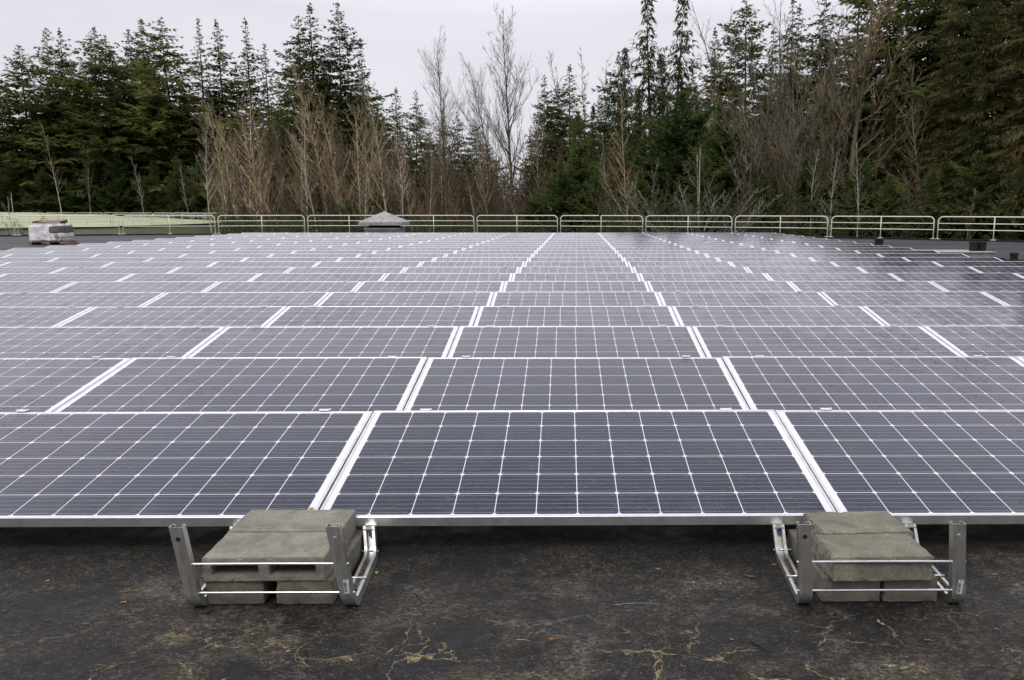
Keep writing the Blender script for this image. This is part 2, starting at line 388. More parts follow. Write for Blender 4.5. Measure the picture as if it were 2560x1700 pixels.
# ------------------------------------------------------------------ the setting
RC, RR = (-10.18, 3.01), 41.75          # centre and radius of the round roof
rings = [0, 4, 8, 12, 16, 20, 24, 28, 32, 36, 39, RR]
v = [(0, 0, 0)]; f = []; N = 160
for r in rings[1:]: v += [(r * cos(2 * pi * k / N), r * sin(2 * pi * k / N), 0) for k in range(N)]
for k in range(N): f.append((0, 1 + k, 1 + (k + 1) % N))
for i in range(len(rings) - 2):
    for k in range(N):
        a, b = 1 + i * N + k, 1 + i * N + (k + 1) % N
        f.append((a, a + N, b + N, b))
me = pymesh('roof', [(p[0] + RC[0], p[1] + RC[1], p[2]) for p in v], f)
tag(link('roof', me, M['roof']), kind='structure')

def ring_mesh(name, c, prof, n=160):
    v = []; f = []; m = len(prof)
    for k in range(n):
        a = 2 * pi * k / n
        for r, z in prof: v.append((c[0] + r * cos(a), c[1] + r * sin(a), z))
    for k in range(n):
        for j in range(m - 1):
            a = k * m + j; b = ((k + 1) % n) * m + j
            f.append((a, b, b + 1, a + 1))
    return pymesh(name, v, f)
tag(link('roof_edge_curb', ring_mesh('curb', RC, [(RR - 0.02, 0.003), (RR - 0.04, 0.07), (RR + 0.16, 0.075), (RR + 0.17, -0.25), (RR + 0.05, -0.26)]), M['curb']), kind='structure')
tag(link('tank_wall', ring_mesh('tank_wall', RC, [(RR + 0.06, -0.2), (RR + 0.06, -3.2)]), M['ventc']), kind='structure')

tg = NT('forest_floor'); c = tg.coord('Object')
tg.p(Base_Color=tg.mix(tg.mr(tg.noise(c, 0.5, 8, 0.7), 0.35, 0.65), (0.018, 0.016, 0.010), (0.05, 0.038, 0.022)), Roughness=0.95)
G = 900
tag(link('ground', pymesh('ground', [(-G, -200, -3), (G, -200, -3), (G, G, -3), (-G, G, -3)], [(0, 1, 2, 3)]), tg.m), kind='structure')

# neighbouring round reservoir with a pale green roof
C2, R2 = (-76.0, 79.5), 40.0
tgr = NT('green_membrane'); c = tgr.coord('Object')
st = tgr.noise(tgr.coord('Object', (0.08, 0.35, 1)), 2.0, 5, 0.6); big = tgr.noise(c, 0.12, 5, 0.6, 1.0)
col = tgr.mix(tgr.mr(big, 0.35, 0.65), (0.30, 0.36, 0.17), (0.41, 0.44, 0.24))
col = tgr.mix(tgr.mr(st, 0.45, 0.75, 0, 0.6), col, (0.50, 0.48, 0.35))
tgr.p(Base_Color=col, Roughness=0.6)
prof = [(R2 * k / 16, 1.38 * (1 - (k / 16) ** 2)) for k in range(17)]
res = empty('green_reservoir', (C2[0], C2[1], 0))
tag(res, 'neighbouring round reservoir under a pale green domed roof, left behind the railing', 'reservoir')
link('roof', ring_mesh('green_roof', (0, 0), prof, 96), tgr.m, res)
twl = mat_simple('green_wall', (0.33, 0.40, 0.22), 0.8, 0, 0.22, 0.25)
link('wall', ring_mesh('green_wall', (0, 0), [(R2, -0.14), (R2, -3.2)], 96), twl, res)
link('gutter', ring_mesh('gutter', (0, 0), [(R2 + 0.004, 0.012), (R2 + 0.10, 0.0), (R2 + 0.10, -0.10), (R2 + 0.004, -0.14)], 96), M['curb'], res)

# ------------------------------------------------------------------ solar array
PW, PL, FH, TILT = 1.982, 0.992, 0.040, 0.1668
def gap_xyz(r, k): return -0.9454 + 0.0229 * r + 1.9895 * k, 2.8873 + 1.471 * r, 0.144
ORD = ['zeroth', 'first', 'second', 'third', 'fourth', 'fifth', 'sixth', 'seventh', 'eighth', 'ninth', 'tenth', 'eleventh', 'twelfth', 'thirteenth', 'fourteenth', 'fifteenth', 'sixteenth', 'seventeenth', 'eighteenth', 'nineteenth', 'twentieth', 'twenty-first', 'twenty-second', 'twenty-third', 'twenty-fourth']
def make_panel():
    e = empty('solar_panel')
    m = MB(); lip = 0.0115
    x1, y1 = PW / 2, PL
    # hollow box-section frame: four sides, each with its top lip
    def side(a, b, c_, d): m.box(a, b, c_, d, -FH, 0)
    w = lip
    side(-x1, x1, 0, w); side(-x1, x1, y1 - w, y1)
    side(-x1, -x1 + w, w, y1 - w); side(x1 - w, x1, w, y1 - w)
    bm = bmesh.new(); me0 = pymesh('t', m.v, m.f); bm.from_mesh(me0); bpy.data.meshes.remove(me0)
    bmesh.ops.bevel(bm, geom=bm.edges[:], offset=0.0012, segments=1, affect='EDGES')
    link('frame', bmmesh('frame', bm), M['frame'], e)
    g = MB(); g.box(-x1 + w + 0.0005, x1 - w - 0.0005, w + 0.0005, y1 - w - 0.0005, -0.0075, -0.0022)
    g.build('glass', M['glass'], e)
    return e
def panel_visible(r, k):
    x, y, z = gap_xyz(r, k); n = 0
    for dx in (0, 0.5, 1, 1.5, 1.98):
        for dy in (0, PL):
            q = proj(x + dx, y + dy * cos(TILT), z + dy * sin(TILT))
            if -230 < q[0] < 2790: return True
    return False
def place_words(k):
    num = ['', 'one column', 'two columns', 'three columns', 'four columns', 'five columns', 'six columns', 'seven columns']
    if k == 0: return 'in the column running between the two block trays'
    return '%s %s of the column between the block trays' % (num[abs(k)], 'left' if k < 0 else 'right')
proto = make_panel(); first = True
rp = random.Random(5)
for r in range(23):
    for k in range(-7, 5):
        if not panel_visible(r, k): continue
        o = proto if first else copy_tree(proto); first = False
        x, y, z = gap_xyz(r, k)
        o.location = (x + 1.9895 / 2 + rp.uniform(-1, 1) * 0.0012, y, z + rp.uniform(-1, 1) * 0.0006)
        o.rotation_euler = (TILT + rp.uniform(-1, 1) * 0.003, rp.uniform(-1, 1) * 0.0012, 0)
        tag(o, 'solar panel, %s row, %s' % (ORD[r + 1], place_words(k)), 'solar panel', 'solar panels in staggered rows on the roof')

# strut trays: two bent channels joined by rods
def arc_path(p0, c0, c1, p1, ra, rb, n=7):
    """near top p0, near corner c0, rear corner c1, rear top p1 in (y, z), rounded corners"""
    def fillet(a, b, c, r):
        a, b, c = Vector(a), Vector(b), Vector(c)
        u = (a - b).normalized(); w = (c - b).normalized()
        ang = u.angle(w); d = min(r / tan(ang / 2), (a - b).length * 0.9, (c - b).length * 0.45)
        rr = d * tan(ang / 2); cen = b + (u + w).normalized() * (rr / sin(ang / 2))
        s, e_ = b + u * d - cen, b + w * d - cen
        tot = s.angle_signed(e_) if hasattr(s, 'angle_signed') else 0
        out = []
        for i in range(n + 1):
            th = -tot * i / n
            out.append(cen + Vector((s.x * cos(th) - s.y * sin(th), s.x * sin(th) + s.y * cos(th))))
        if (out[-1] - (cen + e_)).length > 1e-4:
            out = []
            for i in range(n + 1):
                th = tot * i / n
                out.append(cen + Vector((s.x * cos(th) - s.y * sin(th), s.x * sin(th) + s.y * cos(th))))
        return out
    return [Vector(p0)] + fillet(p0, c0, c1, ra) + fillet(c0, c1, p1, rb) + [Vector(p1)]
def channel_mesh(path, xf, w=0.043, d=0.028, t=0.0026, l=0.0105, cu=0.007):
    prof = [(-w / 2, 0), (w / 2, 0), (w / 2, d), (w / 2 - l, d), (w / 2 - l, d - cu), (w / 2 - l + t, d - cu), (w / 2 - l + t, d - t), (w / 2 - t, d - t), (w / 2 - t, t),
            (-w / 2 + t, t), (-w / 2 + t, d - t), (-w / 2 + l - t, d - t), (-w / 2 + l - t, d - cu), (-w / 2 + l, d - cu), (-w / 2 + l, d), (-w / 2, d)]
    v = []; f = []; m = len(prof)
    for i, p in enumerate(path):
        tn = (path[min(i + 1, len(path) - 1)] - path[max(0, i - 1)]).normalized()
        nn = Vector((-tn.y, tn.x))
        for a, b in prof:
            q = p + nn * b
            v.append((xf(q.x, q.y) + a, q.x, q.y))
    for i in range(len(path) - 1):
        for k in range(m):
            a, b = i * m + k, i * m + (k + 1) % m
            f.append((a, a + m, b + m, b))
    f.append(tuple(range(m))); f.append(tuple((len(path) - 1) * m + k for k in range(m))[::-1])
    bm = bmesh.new(); me0 = pymesh('t', v, f); bm.from_mesh(me0); bpy.data.meshes.remove(me0)
    bmesh.ops.triangulate(bm, faces=[q for q in bm.faces if len(q.verts) > 4])
    bmesh.ops.recalc_face_normals(bm, faces=bm.faces[:])
    return bmmesh('channel', bm)
def make_tray(loc, ytop, near_h, y_corner, rear_c, rear_t, shear, twist, front=True, sticker=None):
    """local origin: near corner of the left channel on the roof"""
    e = empty('ballast_tray', loc)
    path = arc_path((ytop, near_h), (0, 0.0), (rear_c, 0.0), rear_t, 0.055, 0.07)
    xf = lambda y, z: twist * y - shear * z
    sep_ = 0.499
    for s_ in (0, 1):
        ch = link('strut_channel', channel_mesh(path, xf), M['strut'], e, (sep_ * s_, 0, 0.001))
        if front:
            b = MB(); zz = near_h - 0.04
            yy = ytop * zz / near_h
            hp = [(0, -0.0008, 0.0055)] 
            b.tube([(xf(yy, zz), yy - 0.0022, zz), (xf(yy, zz), yy + 0.0010, zz)], 0.0072, 14)
            b.build('bolt_hole', M['hole'] if s_ == 0 else M['rod'], ch)
            q = MB(); zb = rear_t[1] - 0.018; yb = rear_t[0] - 0.015
            q.tube([(xf(yb, zb) + 0.002, yb - 0.019, zb), (xf(yb, zb) + 0.002, yb + 0.01, zb)], 0.0062, 6)
            q.build('bolt', M['blue'], ch)
            q = MB(); zt = rear_t[1] + 0.0035
            q.box(xf(yb, zt) - 0.019, xf(yb, zt) + 0.019, rear_t[0] - 0.034, rear_t[0] - 0.004, zt - 0.002, zt + 0.0015)
            q.box(xf(yb, zt) - 0.019, xf(yb, zt) + 0.019, rear_t[0] - 0.006, rear_t[0] - 0.003, zt - 0.02, zt - 0.002)
            q.build('clamp', M['rod'], ch)
        else:
            q = MB(); zt = near_h; xx = xf(ytop, zt)
            q.box(xx - 0.024, xx + 0.020, ytop - 0.012, ytop + 0.022, zt + 0.0005, zt + 0.003)
            q.box(xx - 0.029, xx - 0.021, ytop - 0.004, ytop + 0.014, zt + 0.001, zt + 0.006)
            q.box(xx + 0.018, xx + 0.027, ytop - 0.004, ytop + 0.014, zt + 0.002, zt + 0.007)
            q.build('clamp', M['capw'], ch)
    def rod(y, z, over, r_=0.0042):
        m = MB(); n = 12
        m.tube([(xf(y, z) - 0.026 + (sep_ + 0.052) * i / n, y, z + 0.001 * sin(pi * i / n)) for i in range(n + 1)], r_, 8)
        m.build('rod', M['rod'], e, smooth=True)
    if front:
        rod(0.013, 0.160, 0); rod(0.013, 0.061, 0); rod(rear_c * 0.97 + 0.02, 0.028, 0, 0.003); rod(rear_c * 0.45, 0.032, 0, 0.003)
    else:
        rod(0.03, 0.11, 0); rod(rear_c * 0.9, 0.03, 0)
    if sticker:
        sx, sz, tw = sticker
        g = MB(); yy = ytop * sz / near_h - 0.0012
        w2, h2 = 0.0085, 0.024
        x = sep_ + xf(yy, sz) + sx
        ca, sa = cos(tw), sin(tw)
        def quad(mb, cx_, cz_, hw, hh, y):
            n0 = len(mb.v)
            for a, b in ((-hw, -hh), (hw, -hh), (hw, hh), (-hw, hh)):
                px, pz = cx_ + a, cz_ + b
                mb.v.append((x + px * ca - pz * sa, y, sz + px * sa + pz * ca))
            mb.f.append((n0, n0 + 1, n0 + 2, n0 + 3))
        quad(g, 0, 0, w2, h2, yy)
        so_ = g.build('sticker', M['sticker'], e)
        so_['label'] = 'small pale printed sticker with tiny text and a barcode'
        g = MB(); rg = random.Random(3)
        zc = -0.019
        for i in range(16):
            hgt = rg.uniform(0.0004, 0.0009)
            quad(g, -0.003, zc, 0.0042, hgt, yy - 0.0005); zc += 0.0022
        for i in range(9): quad(g, 0.0045, -0.018 + i * 0.0036, 0.0016, 0.0004, yy - 0.0005)
        quad(g, 0, 0.0205, 0.0035, 0.0012, yy - 0.0005)
        g.build('print', M['ink'], so_)
    return e
TL = make_tray((-1.196, 2.434, 0), 0.005, 0.288, 0, 0.400, (0.460, 0.100), 0.16, -0.05, sticker=(0.006, 0.088, 0.04))
tag(TL, 'galvanised strut tray at front left holding the hollow concrete blocks', 'ballast tray')
TR = make_tray((0.789, 2.434, 0), 0.005, 0.290, 0, 0.400, (0.460, 0.102), 0.06, 0.060, sticker=(0.004, 0.078, -0.08))
tag(TR, 'galvanised strut tray at front right holding the rough concrete blocks', 'ballast tray')
pt = None
for r in range(0, 8):
    for k in range(-6, 5):
        x, y, z = gap_xyz(r, k)
        q = proj(x, y + 1.1, 0.3)
        if not (-60 < q[0] < 2620): continue
        yr = y + PL * cos(TILT)
        if pt is None:
            pt = make_tray((x - 0.2495 + 0.01, yr + 0.004, 0), 0.0, 0.3085, 0, 0.43, (0.478, 0.098), 0.0, 0.05, front=False); o = pt
        else: o = copy_tree(pt)
        o.location = (x - 0.2495 + 0.01, yr + 0.004, 0)
        num = ['', 'first', 'second', 'third', 'fourth', 'fifth', 'sixth', 'seventh']
        if k <= 0: w_ = '%s seam left of the centre column' % num[1 - k]
        else: w_ = '%s seam right of the centre column' % num[k]
        tag(o, 'strut tray, clamp tips behind the %s row, %s' % (ORD[r + 1], w_), 'ballast tray', 'ballast trays between the panel rows')

# ------------------------------------------------------------------ concrete blocks
def make_block(name, x0, x1, y0, y1, z0, z1, mat, seed, rot=0.0, cores=False, rough_left=False):
    w, d, h = x1 - x0, y1 - y0, z1 - z0
    cx_, cy_ = (x0 + x1) / 2, (y0 + y1) / 2
    bm = bmesh.new()
    nx, ny, nz_ = max(2, int(w / 0.008)), max(2, int(d / 0.008)), max(2, int(h / 0.008))
    if cores:
        xs = [-w / 2, -w / 2 + 0.030, -0.018, 0.018, w / 2 - 0.030, w / 2]
        zs = [0, 0.022, h - 0.027, h]
        def fill(a, b, q0, q1):
            r_ = bmesh.ops.create_cube(bm, size=1)
            bmesh.ops.scale(bm, vec=(b - a, d, q1 - q0), verts=r_['verts'])
            bmesh.ops.translate(bm, vec=((a + b) / 2, 0, (q0 + q1) / 2), verts=r_['verts'])
        # front face as a grid with two holes, pulled into cavities that run through the block
        bm.clear(); vs = {}
        for j, yy in enumerate((-d / 2, d / 2)):
            for i, xx in enumerate(xs):
                for k_, zz in enumerate(zs): vs[(i, j, k_)] = bm.verts.new((xx, yy, zz))
        def hole(i, k_): return k_ == 1 and i in (1, 3)
        for i in range(5):
            for k_ in range(3):
                if hole(i, k_):
                    a = [vs[(i, 0, k_)], vs[(i + 1, 0, k_)], vs[(i + 1, 0, k_ + 1)], vs[(i, 0, k_ + 1)]]
                    b = [vs[(i, 1, k_)], vs[(i + 1, 1, k_)], vs[(i + 1, 1, k_ + 1)], vs[(i, 1, k_ + 1)]]
                    for q in range(4): bm.faces.new((a[q], a[(q + 1) % 4], b[(q + 1) % 4], b[q]))
                else:
                    for j in (0, 1): bm.faces.new((vs[(i, j, k_)], vs[(i + 1, j, k_)], vs[(i + 1, j, k_ + 1)], vs[(i, j, k_ + 1)]))
        for i in range(5):
            for k_ in (0, 3): bm.faces.new((vs[(i, 0, k_)], vs[(i + 1, 0, k_)], vs[(i + 1, 1, k_)], vs[(i, 1, k_)]))
        for k_ in range(3):
            for i in (0, 5): bm.faces.new((vs[(i, 0, k_)], vs[(i, 1, k_)], vs[(i, 1, k_ + 1)], vs[(i, 0, k_ + 1)]))
        bmesh.ops.recalc_face_normals(bm, faces=bm.faces[:])
        bmesh.ops.bevel(bm, geom=[e for e in bm.edges if len(e.link_faces) == 2 and e.calc_face_angle(0) > 0.5], offset=0.0025, segments=2, affect='EDGES')
    else:
        r_ = bmesh.ops.create_cube(bm, size=1)
        bmesh.ops.scale(bm, vec=(w, d, h), verts=bm.verts[:]); bmesh.ops.translate(bm, vec=(0, 0, h / 2), verts=bm.verts[:])
        bmesh.ops.bevel(bm, geom=bm.edges[:], offset=(0.0045 if rough_left else 0.0025), segments=2, affect='EDGES')
    for _ in range(4):
        es = [e for e in bm.edges if e.calc_length() > 0.011]
        if not es: break
        bmesh.ops.subdivide_edges(bm, edges=es, cuts=1, use_grid_fill=True)
    bmesh.ops.triangulate(bm, faces=[q for q in bm.faces if len(q.verts) > 4])
    for vv in bm.verts:
        p = vv.co; q = Vector((p.x * 42 + seed * 7.1, p.y * 42, p.z * 42))
        edge = min(w / 2 - abs(p.x), 1) < 0.006, min(d / 2 - abs(p.y), 1) < 0.006, (p.z < 0.006 or p.z > h - 0.006)
        amp = 0.0005 + ((0.0030 if rough_left else 0.0010) if sum(edge) >= 2 else 0)
        n_ = noise.noise_vector(q)
        vv.co += n_ * amp
        if sum(edge) >= 2:
            inw = Vector((-1 if p.x > 0 else 1, -1 if p.y > 0 else 1, 0)) * max(0, noise.noise(q * 0.9) - 0.22) * (0.014 if rough_left else 0.007)
            if edge[0] and edge[1] or edge[0]: vv.co.x += inw.x
            if edge[1]: vv.co.y += inw.y
        if rough_left and p.x < -w / 2 + 0.006:
            vv.co.x += (noise.noise(q * 0.6) + 0.5 * noise.noise(q * 1.7)) * 0.009 + 0.003
    o = link(name, bmmesh(name, bm, False), mat, None, (cx_, cy_, z0), (0, 0, rot))
    return o
ZB = 0.003
G_ = 'concrete ballast blocks in the front trays'
tag(make_block('concrete_block', -1.183, -0.785, 2.472, 2.683, 0.088, 0.170, M['block'], 1, 0.01, cores=True), 'smooth hollow block with two open cores facing front, top near side of left tray', 'concrete block', G_)
tag(make_block('concrete_block', -1.189, -0.789, 2.688, 2.900, 0.088, 0.170, M['block'], 2, -0.004), 'smooth grey block at the back of the top layer, left tray', 'concrete block', G_)
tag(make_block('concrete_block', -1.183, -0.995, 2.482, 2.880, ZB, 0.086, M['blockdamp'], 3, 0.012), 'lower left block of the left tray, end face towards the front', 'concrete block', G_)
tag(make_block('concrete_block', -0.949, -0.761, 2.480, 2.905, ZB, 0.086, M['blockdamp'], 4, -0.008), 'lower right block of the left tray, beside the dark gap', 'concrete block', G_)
tag(make_block('concrete_block', 0.868, 1.206, 2.453, 2.650, 0.088, 0.171, M['blockrough'], 5, 0.02, rough_left=True), 'coarse pitted block with broken left side, top near side of right tray', 'concrete block', G_)
tag(make_block('concrete_block', 0.896, 1.224, 2.654, 2.860, 0.088, 0.171, M['blockrough'], 6, 0.045, rough_left=True), 'coarse block at the back of the top layer, right tray', 'concrete block', G_)
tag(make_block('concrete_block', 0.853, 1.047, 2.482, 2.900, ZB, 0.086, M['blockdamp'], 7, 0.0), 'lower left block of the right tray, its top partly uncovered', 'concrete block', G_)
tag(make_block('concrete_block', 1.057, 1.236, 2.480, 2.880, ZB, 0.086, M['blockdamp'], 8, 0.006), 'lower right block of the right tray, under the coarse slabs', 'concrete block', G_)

# ------------------------------------------------------------------ litter on the roof
rl = random.Random(11)
def leaf_mesh(s, seed):
    r_ = random.Random(seed); v = []; f = []
    n = 8
    for i in range(n):
        a = 2 * pi * i / n; rr = s * (1 + 0.35 * r_.uniform(-1, 1)) * (0.55 if i % 2 else 1)
        v.append((rr * cos(a) * 1.3, rr * sin(a) * 0.8, s * 0.35 * r_.uniform(0, 1)))
    v.append((0, 0, 0.0008)); f = [(i, (i + 1) % n, n) for i in range(n)]
    v2 = [(a, b, c_ - 0.0006) for a, b, c_ in v]; k = len(v)
    f += [tuple(reversed([i + k for i in q])) for q in f[:n]]
    f += [(i, i + k, (i + 1) % n + k, (i + 1) % n) for i in range(n)]
    return pymesh('leaf', v + v2, f)
def leaf(x, y, z, s, m, lab, rz=None, rx=0):
    o = link('fallen_leaf', leaf_mesh(s, int(x * 999)), M[m], None, (x, y, z + 0.001), (rx, 0, rl.uniform(0, 6) if rz is None else rz))
    return tag(o, lab, 'leaf', 'fallen leaves')
# on the frame seam of the left front gap
gx, gy, gz = gap_xyz(0, 0)
leaf(gx - 0.028, gy + 0.055, gz + 0.055 * sin(TILT) + 0.001, 0.011, 'leaf', 'orange dead leaf stuck on the white seam behind the left blocks', 1.0, TILT)
def on_roof(x, y): 
    r_ = unray(x, y); t = -HC / r_[2]; return r_[0] * t, r_[1] * t
for i, (px, py, s, m, lab) in enumerate([(308, 1507, 0.011, 'leaf', 'curled orange brown leaf on the felt left of the left tray'),
    (1378, 1598, 0.007, 'leaf', 'small orange leaf scrap on the felt left of the yellow cracks'), (1831, 1600, 0.007, 'leaf', 'thin orange leaf scrap right of the front centre'),
    (1874, 1443, 0.019, 'leafdark', 'flat reddish brown leaf patch left of the right tray'), (12, 1528, 0.009, 'leafdark', 'brown leaf at the far left edge of the felt'),
    (1560, 1692, 0.009, 'leafdark', 'dark leaf scrap at the bottom edge near the centre'), (1045, 1335, 0.014, 'leafdark', 'dark leaf under the front panel edge right of the left tray')]):
    x, y = on_roof(px, py); leaf(x, y, 0.0, s, m, lab)
def sprig(px, py, s, lab):
    x, y = on_roof(px, py); m = MB(); r_ = random.Random(px)
    for i in range(9):
        a = r_.uniform(0, 2 * pi); l = s * 0.6 * r_.uniform(0.5, 1.2)
        p1 = (l * cos(a) * 0.5, l * sin(a) * 0.5, s * r_.uniform(0.1, 0.4)); p2 = (l * cos(a + 0.3), l * sin(a + 0.3), s * r_.uniform(0.02, 0.25))
        m.tube([(0, 0, 0.001), p1, p2], [s * 0.09, s * 0.11, s * 0.05], 5)
    tag(m.build('lichen_sprig', M['moss'], None, (x, y, 0.001)), lab, 'lichen', 'lichen sprigs on the felt')
sprig(941, 1434, 0.016, 'yellow green lichen sprig beside the right channel of the left tray')
sprig(2195, 1555, 0.013, 'yellow green lichen sprig on the felt below the right tray')
sprig(2206, 1562, 0.010, 'small lichen sprig just below another one under the right tray')
sprig(1801, 1460, 0.010, 'pale lichen sprig on the felt left of the right tray')
sprig(1733, 1458, 0.011, 'lichen sprig farther left of the right tray')
sprig(720, 1630, 0.013, 'olive moss tuft on the felt below the left tray')
sprig(120, 1453, 0.011, 'pale yellow lichen flake on the felt at far left')
def stick(px, py, qx, qy, rad, mat, lab):
    a = on_roof(px, py); b = on_roof(qx, qy); m = MB(); r_ = random.Random(px); n = 8
    ox, oy = (a[0] + b[0]) / 2, (a[1] + b[1]) / 2
    L_ = math.hypot(b[0] - a[0], b[1] - a[1])
    pts = [(a[0] + (b[0] - a[0]) * i / n - ox + r_.uniform(-1, 1) * L_ * 0.03, a[1] + (b[1] - a[1]) * i / n - oy + 0.08 * L_ * sin(pi * i / n), rad * 1.2) for i in range(n + 1)]
    m.tube(pts, [rad * (1 - 0.6 * i / n) for i in range(n + 1)], 6)
    tag(m.build('twig', M[mat], None, (ox, oy, 0.0)), lab, 'twig', 'twigs lying on the felt')
stick(293, 1484, 346, 1480, 0.003, 'twig', 'knobbly brown twig lying left of the left tray')
stick(1876, 1605, 1918, 1632, 0.0022, 'hole', 'thin black curved twig below and left of the right tray')
stick(1037, 1484, 1055, 1510, 0.0018, 'hole', 'thin black stalk on the felt right of the left tray')
stick(1540, 1513, 1655, 1512, 0.0009, 'chip', 'long pale straw on the felt between the trays')
stick(2310, 1602, 2336, 1604, 0.0025, 'twig', 'short tan twig below the right tray')
stick(280, 1672, 310, 1655, 0.0018, 'twig', 'dark twig near the bottom left of the felt')
stick(1290, 1600, 1325, 1603, 0.0012, 'chip', 'fine pale needle right of the left tray stack')
stick(2490, 1530, 2556, 1562, 0.0014, 'twig', 'fine long twig near the right edge of the felt')
# crumbs nobody could count
m = MB(); r_ = random.Random(21)
for i in range(420):
    x = r_.uniform(-3.2, 3.0); y = r_.uniform(1.55, 3.3); s = 0.0008 + 0.0022 * r_.random() ** 3
    a = r_.uniform(0, pi); l = s * r_.choice([1, 1, 1.6, 4]); n0 = len(m.v)
    m.v += [(x - l * cos(a), y - l * sin(a), 0.001), (x - s * sin(a), y + s * cos(a), 0.001), (x + l * cos(a), y + l * sin(a), 0.001), (x + s * sin(a), y - s * cos(a), 0.001), (x, y, 0.001 + s)]
    m.f += [(n0 + q, n0 + (q + 1) % 4, n0 + 4) for q in range(4)]
tag(m.build('litter_crumbs', M['twigt']), 'fine crumbs of bark, needles and grit strewn over the dark felt', 'litter', kind='stuff')
m = MB()
for (bx, sx) in ((-1.204, 0), (-0.705, 0), (0.795, 0), (1.294, 0)):
    tw = -0.05 if bx < 0 else 0.06
    for i in range(70):
        y = r_.uniform(0.08, 0.36); x = bx + tw * y + r_.uniform(-0.012, 0.012); s = r_.uniform(0.002, 0.007); n0 = len(m.v); a = r_.uniform(0, pi)
        z = 0.009 + r_.uniform(0, 0.006)
        m.v += [(x - s * cos(a), 2.430 + y - s * sin(a), z), (x - s * sin(a) * 0.6, 2.430 + y + s * cos(a) * 0.6, z + 0.003), (x + s * cos(a), 2.430 + y + s * sin(a), z), (x, 2.430 + y, z + 0.005)]
        m.f += [(n0, n0 + 1, n0 + 3), (n0 + 1, n0 + 2, n0 + 3), (n0 + 2, n0, n0 + 3)]
tag(m.build('leaf_litter', M['leafdark']), 'brown leaf litter collected inside the open strut channels', 'leaf litter', kind='stuff')

m = MB(); r_ = random.Random(31); cnt = 0
while cnt < 20000:
    x = r_.uniform(-3.0, 2.9); y = r_.uniform(1.5, 2.95)
    d1 = noise.fractal(Vector((x * 1.7, y * 1.7, 4.0)), 1.0, 2.0, 4); d2 = noise.fractal(Vector((x * 9, y * 9, 9.0)), 1.0, 2.0, 3)
    if r_.random() > 0.10 + 1.5 * max(0, d1) + 1.3 * max(0, d2) * (0.4 + max(0, d1)): continue
    cnt += 1
    a = r_.gauss(0.25, 0.9); l = r_.uniform(0.0010, 0.0060) * (2.2 if r_.random() < 0.06 else 1); w = r_.uniform(0.0003, 0.0008); n0 = len(m.v); b = a + r_.uniform(-0.8, 0.8)
    z = r_.uniform(0.0008, 0.0025)
    p0 = (x - l * cos(a), y - l * sin(a)); p2 = (x + l * cos(b), y + l * sin(b))
    m.v += [(p0[0], p0[1], 0.0008), (x - w * sin(a), y + w * cos(a), z), (p2[0], p2[1], 0.0008), (x + w * sin(a), y - w * cos(a), z)]
    m.f.append((n0, n0 + 3, n0 + 2, n0 + 1))
tag(m.build('lichen_fibres', M['fibre']), 'short pale fibres and lichen threads worn out of the dark roof felt', 'lichen', kind='stuff')

# ------------------------------------------------------------------ guard rails
def make_rail(Lr, ht):
    e = empty('guard_rail'); h = Lr / 2; rr = 0.20; t = 0.024
    m = MB(); pts = [(-h, 0, 0.02)] + [(-h, 0, ht - rr)]
    for i in range(1, 7): a = pi / 2 * i / 6; pts.append((-h + rr - rr * cos(a), 0, ht - rr + rr * sin(a)))
    for i in range(0, 7): a = pi / 2 * i / 6; pts.append((h - rr + rr * sin(a), 0, ht - rr + rr * cos(a)))
    pts.append((h, 0, 0.02)); m.tube(pts, t, 8)
    m.build('rail_frame', M['rail'], e, smooth=True)
    for z in (ht * 0.70, ht * 0.42):
        m = MB(); m.tube([(-h, 0, z), (h, 0, z)], t * 0.8, 8); m.build('mid_rail', M['rail'], e, smooth=True)
    m = MB(); m.tube([(0, 0, 0.02), (0, 0, ht)], t * 0.85, 8); m.build('post', M['rail'], e, smooth=True)
    for x in (-h, 0, h):
        m = MB(); m.box(x - 0.11, x + 0.11, -0.05, 0.05, 0.0, 0.018); m.build('base_plate', M['rail'], e)
    return e
t0, dt, RRL = -0.42872561, 0.11179305, 41.292
sec = []
rail0 = make_rail(RRL * dt - 0.17, 0.955)
for i in range(-2, 14):
    ta = t0 + dt * (i + 0.5)
    X, Y = RC[0] + RRL * sin(ta), RC[1] + RRL * cos(ta)
    px = proj(X, Y, 0.5)[0]
    if px < -330 or px > 2900 or Y < 5: continue
    o = rail0 if not sec else copy_tree(rail0)
    zz = 0.0 if i > 1 else -0.05 * (2 - i)
    o.location = (X, Y, 0.068); o.rotation_euler = (0, 0, -ta)
    sec.append((proj(RC[0] + RRL * sin(t0 + dt * i), RC[1] + RRL * cos(t0 + dt * i), 0.5)[0], o))
sec.sort(key=lambda s: s[0])
for i, (px, o) in enumerate(sec):
    tag(o, 'galvanised pipe guard rail on the near roof edge, %s section from the left' % ORD[i + 1], 'guard rail', 'guard rails along the near roof edge')
SECX = [s[0] for s in sec]

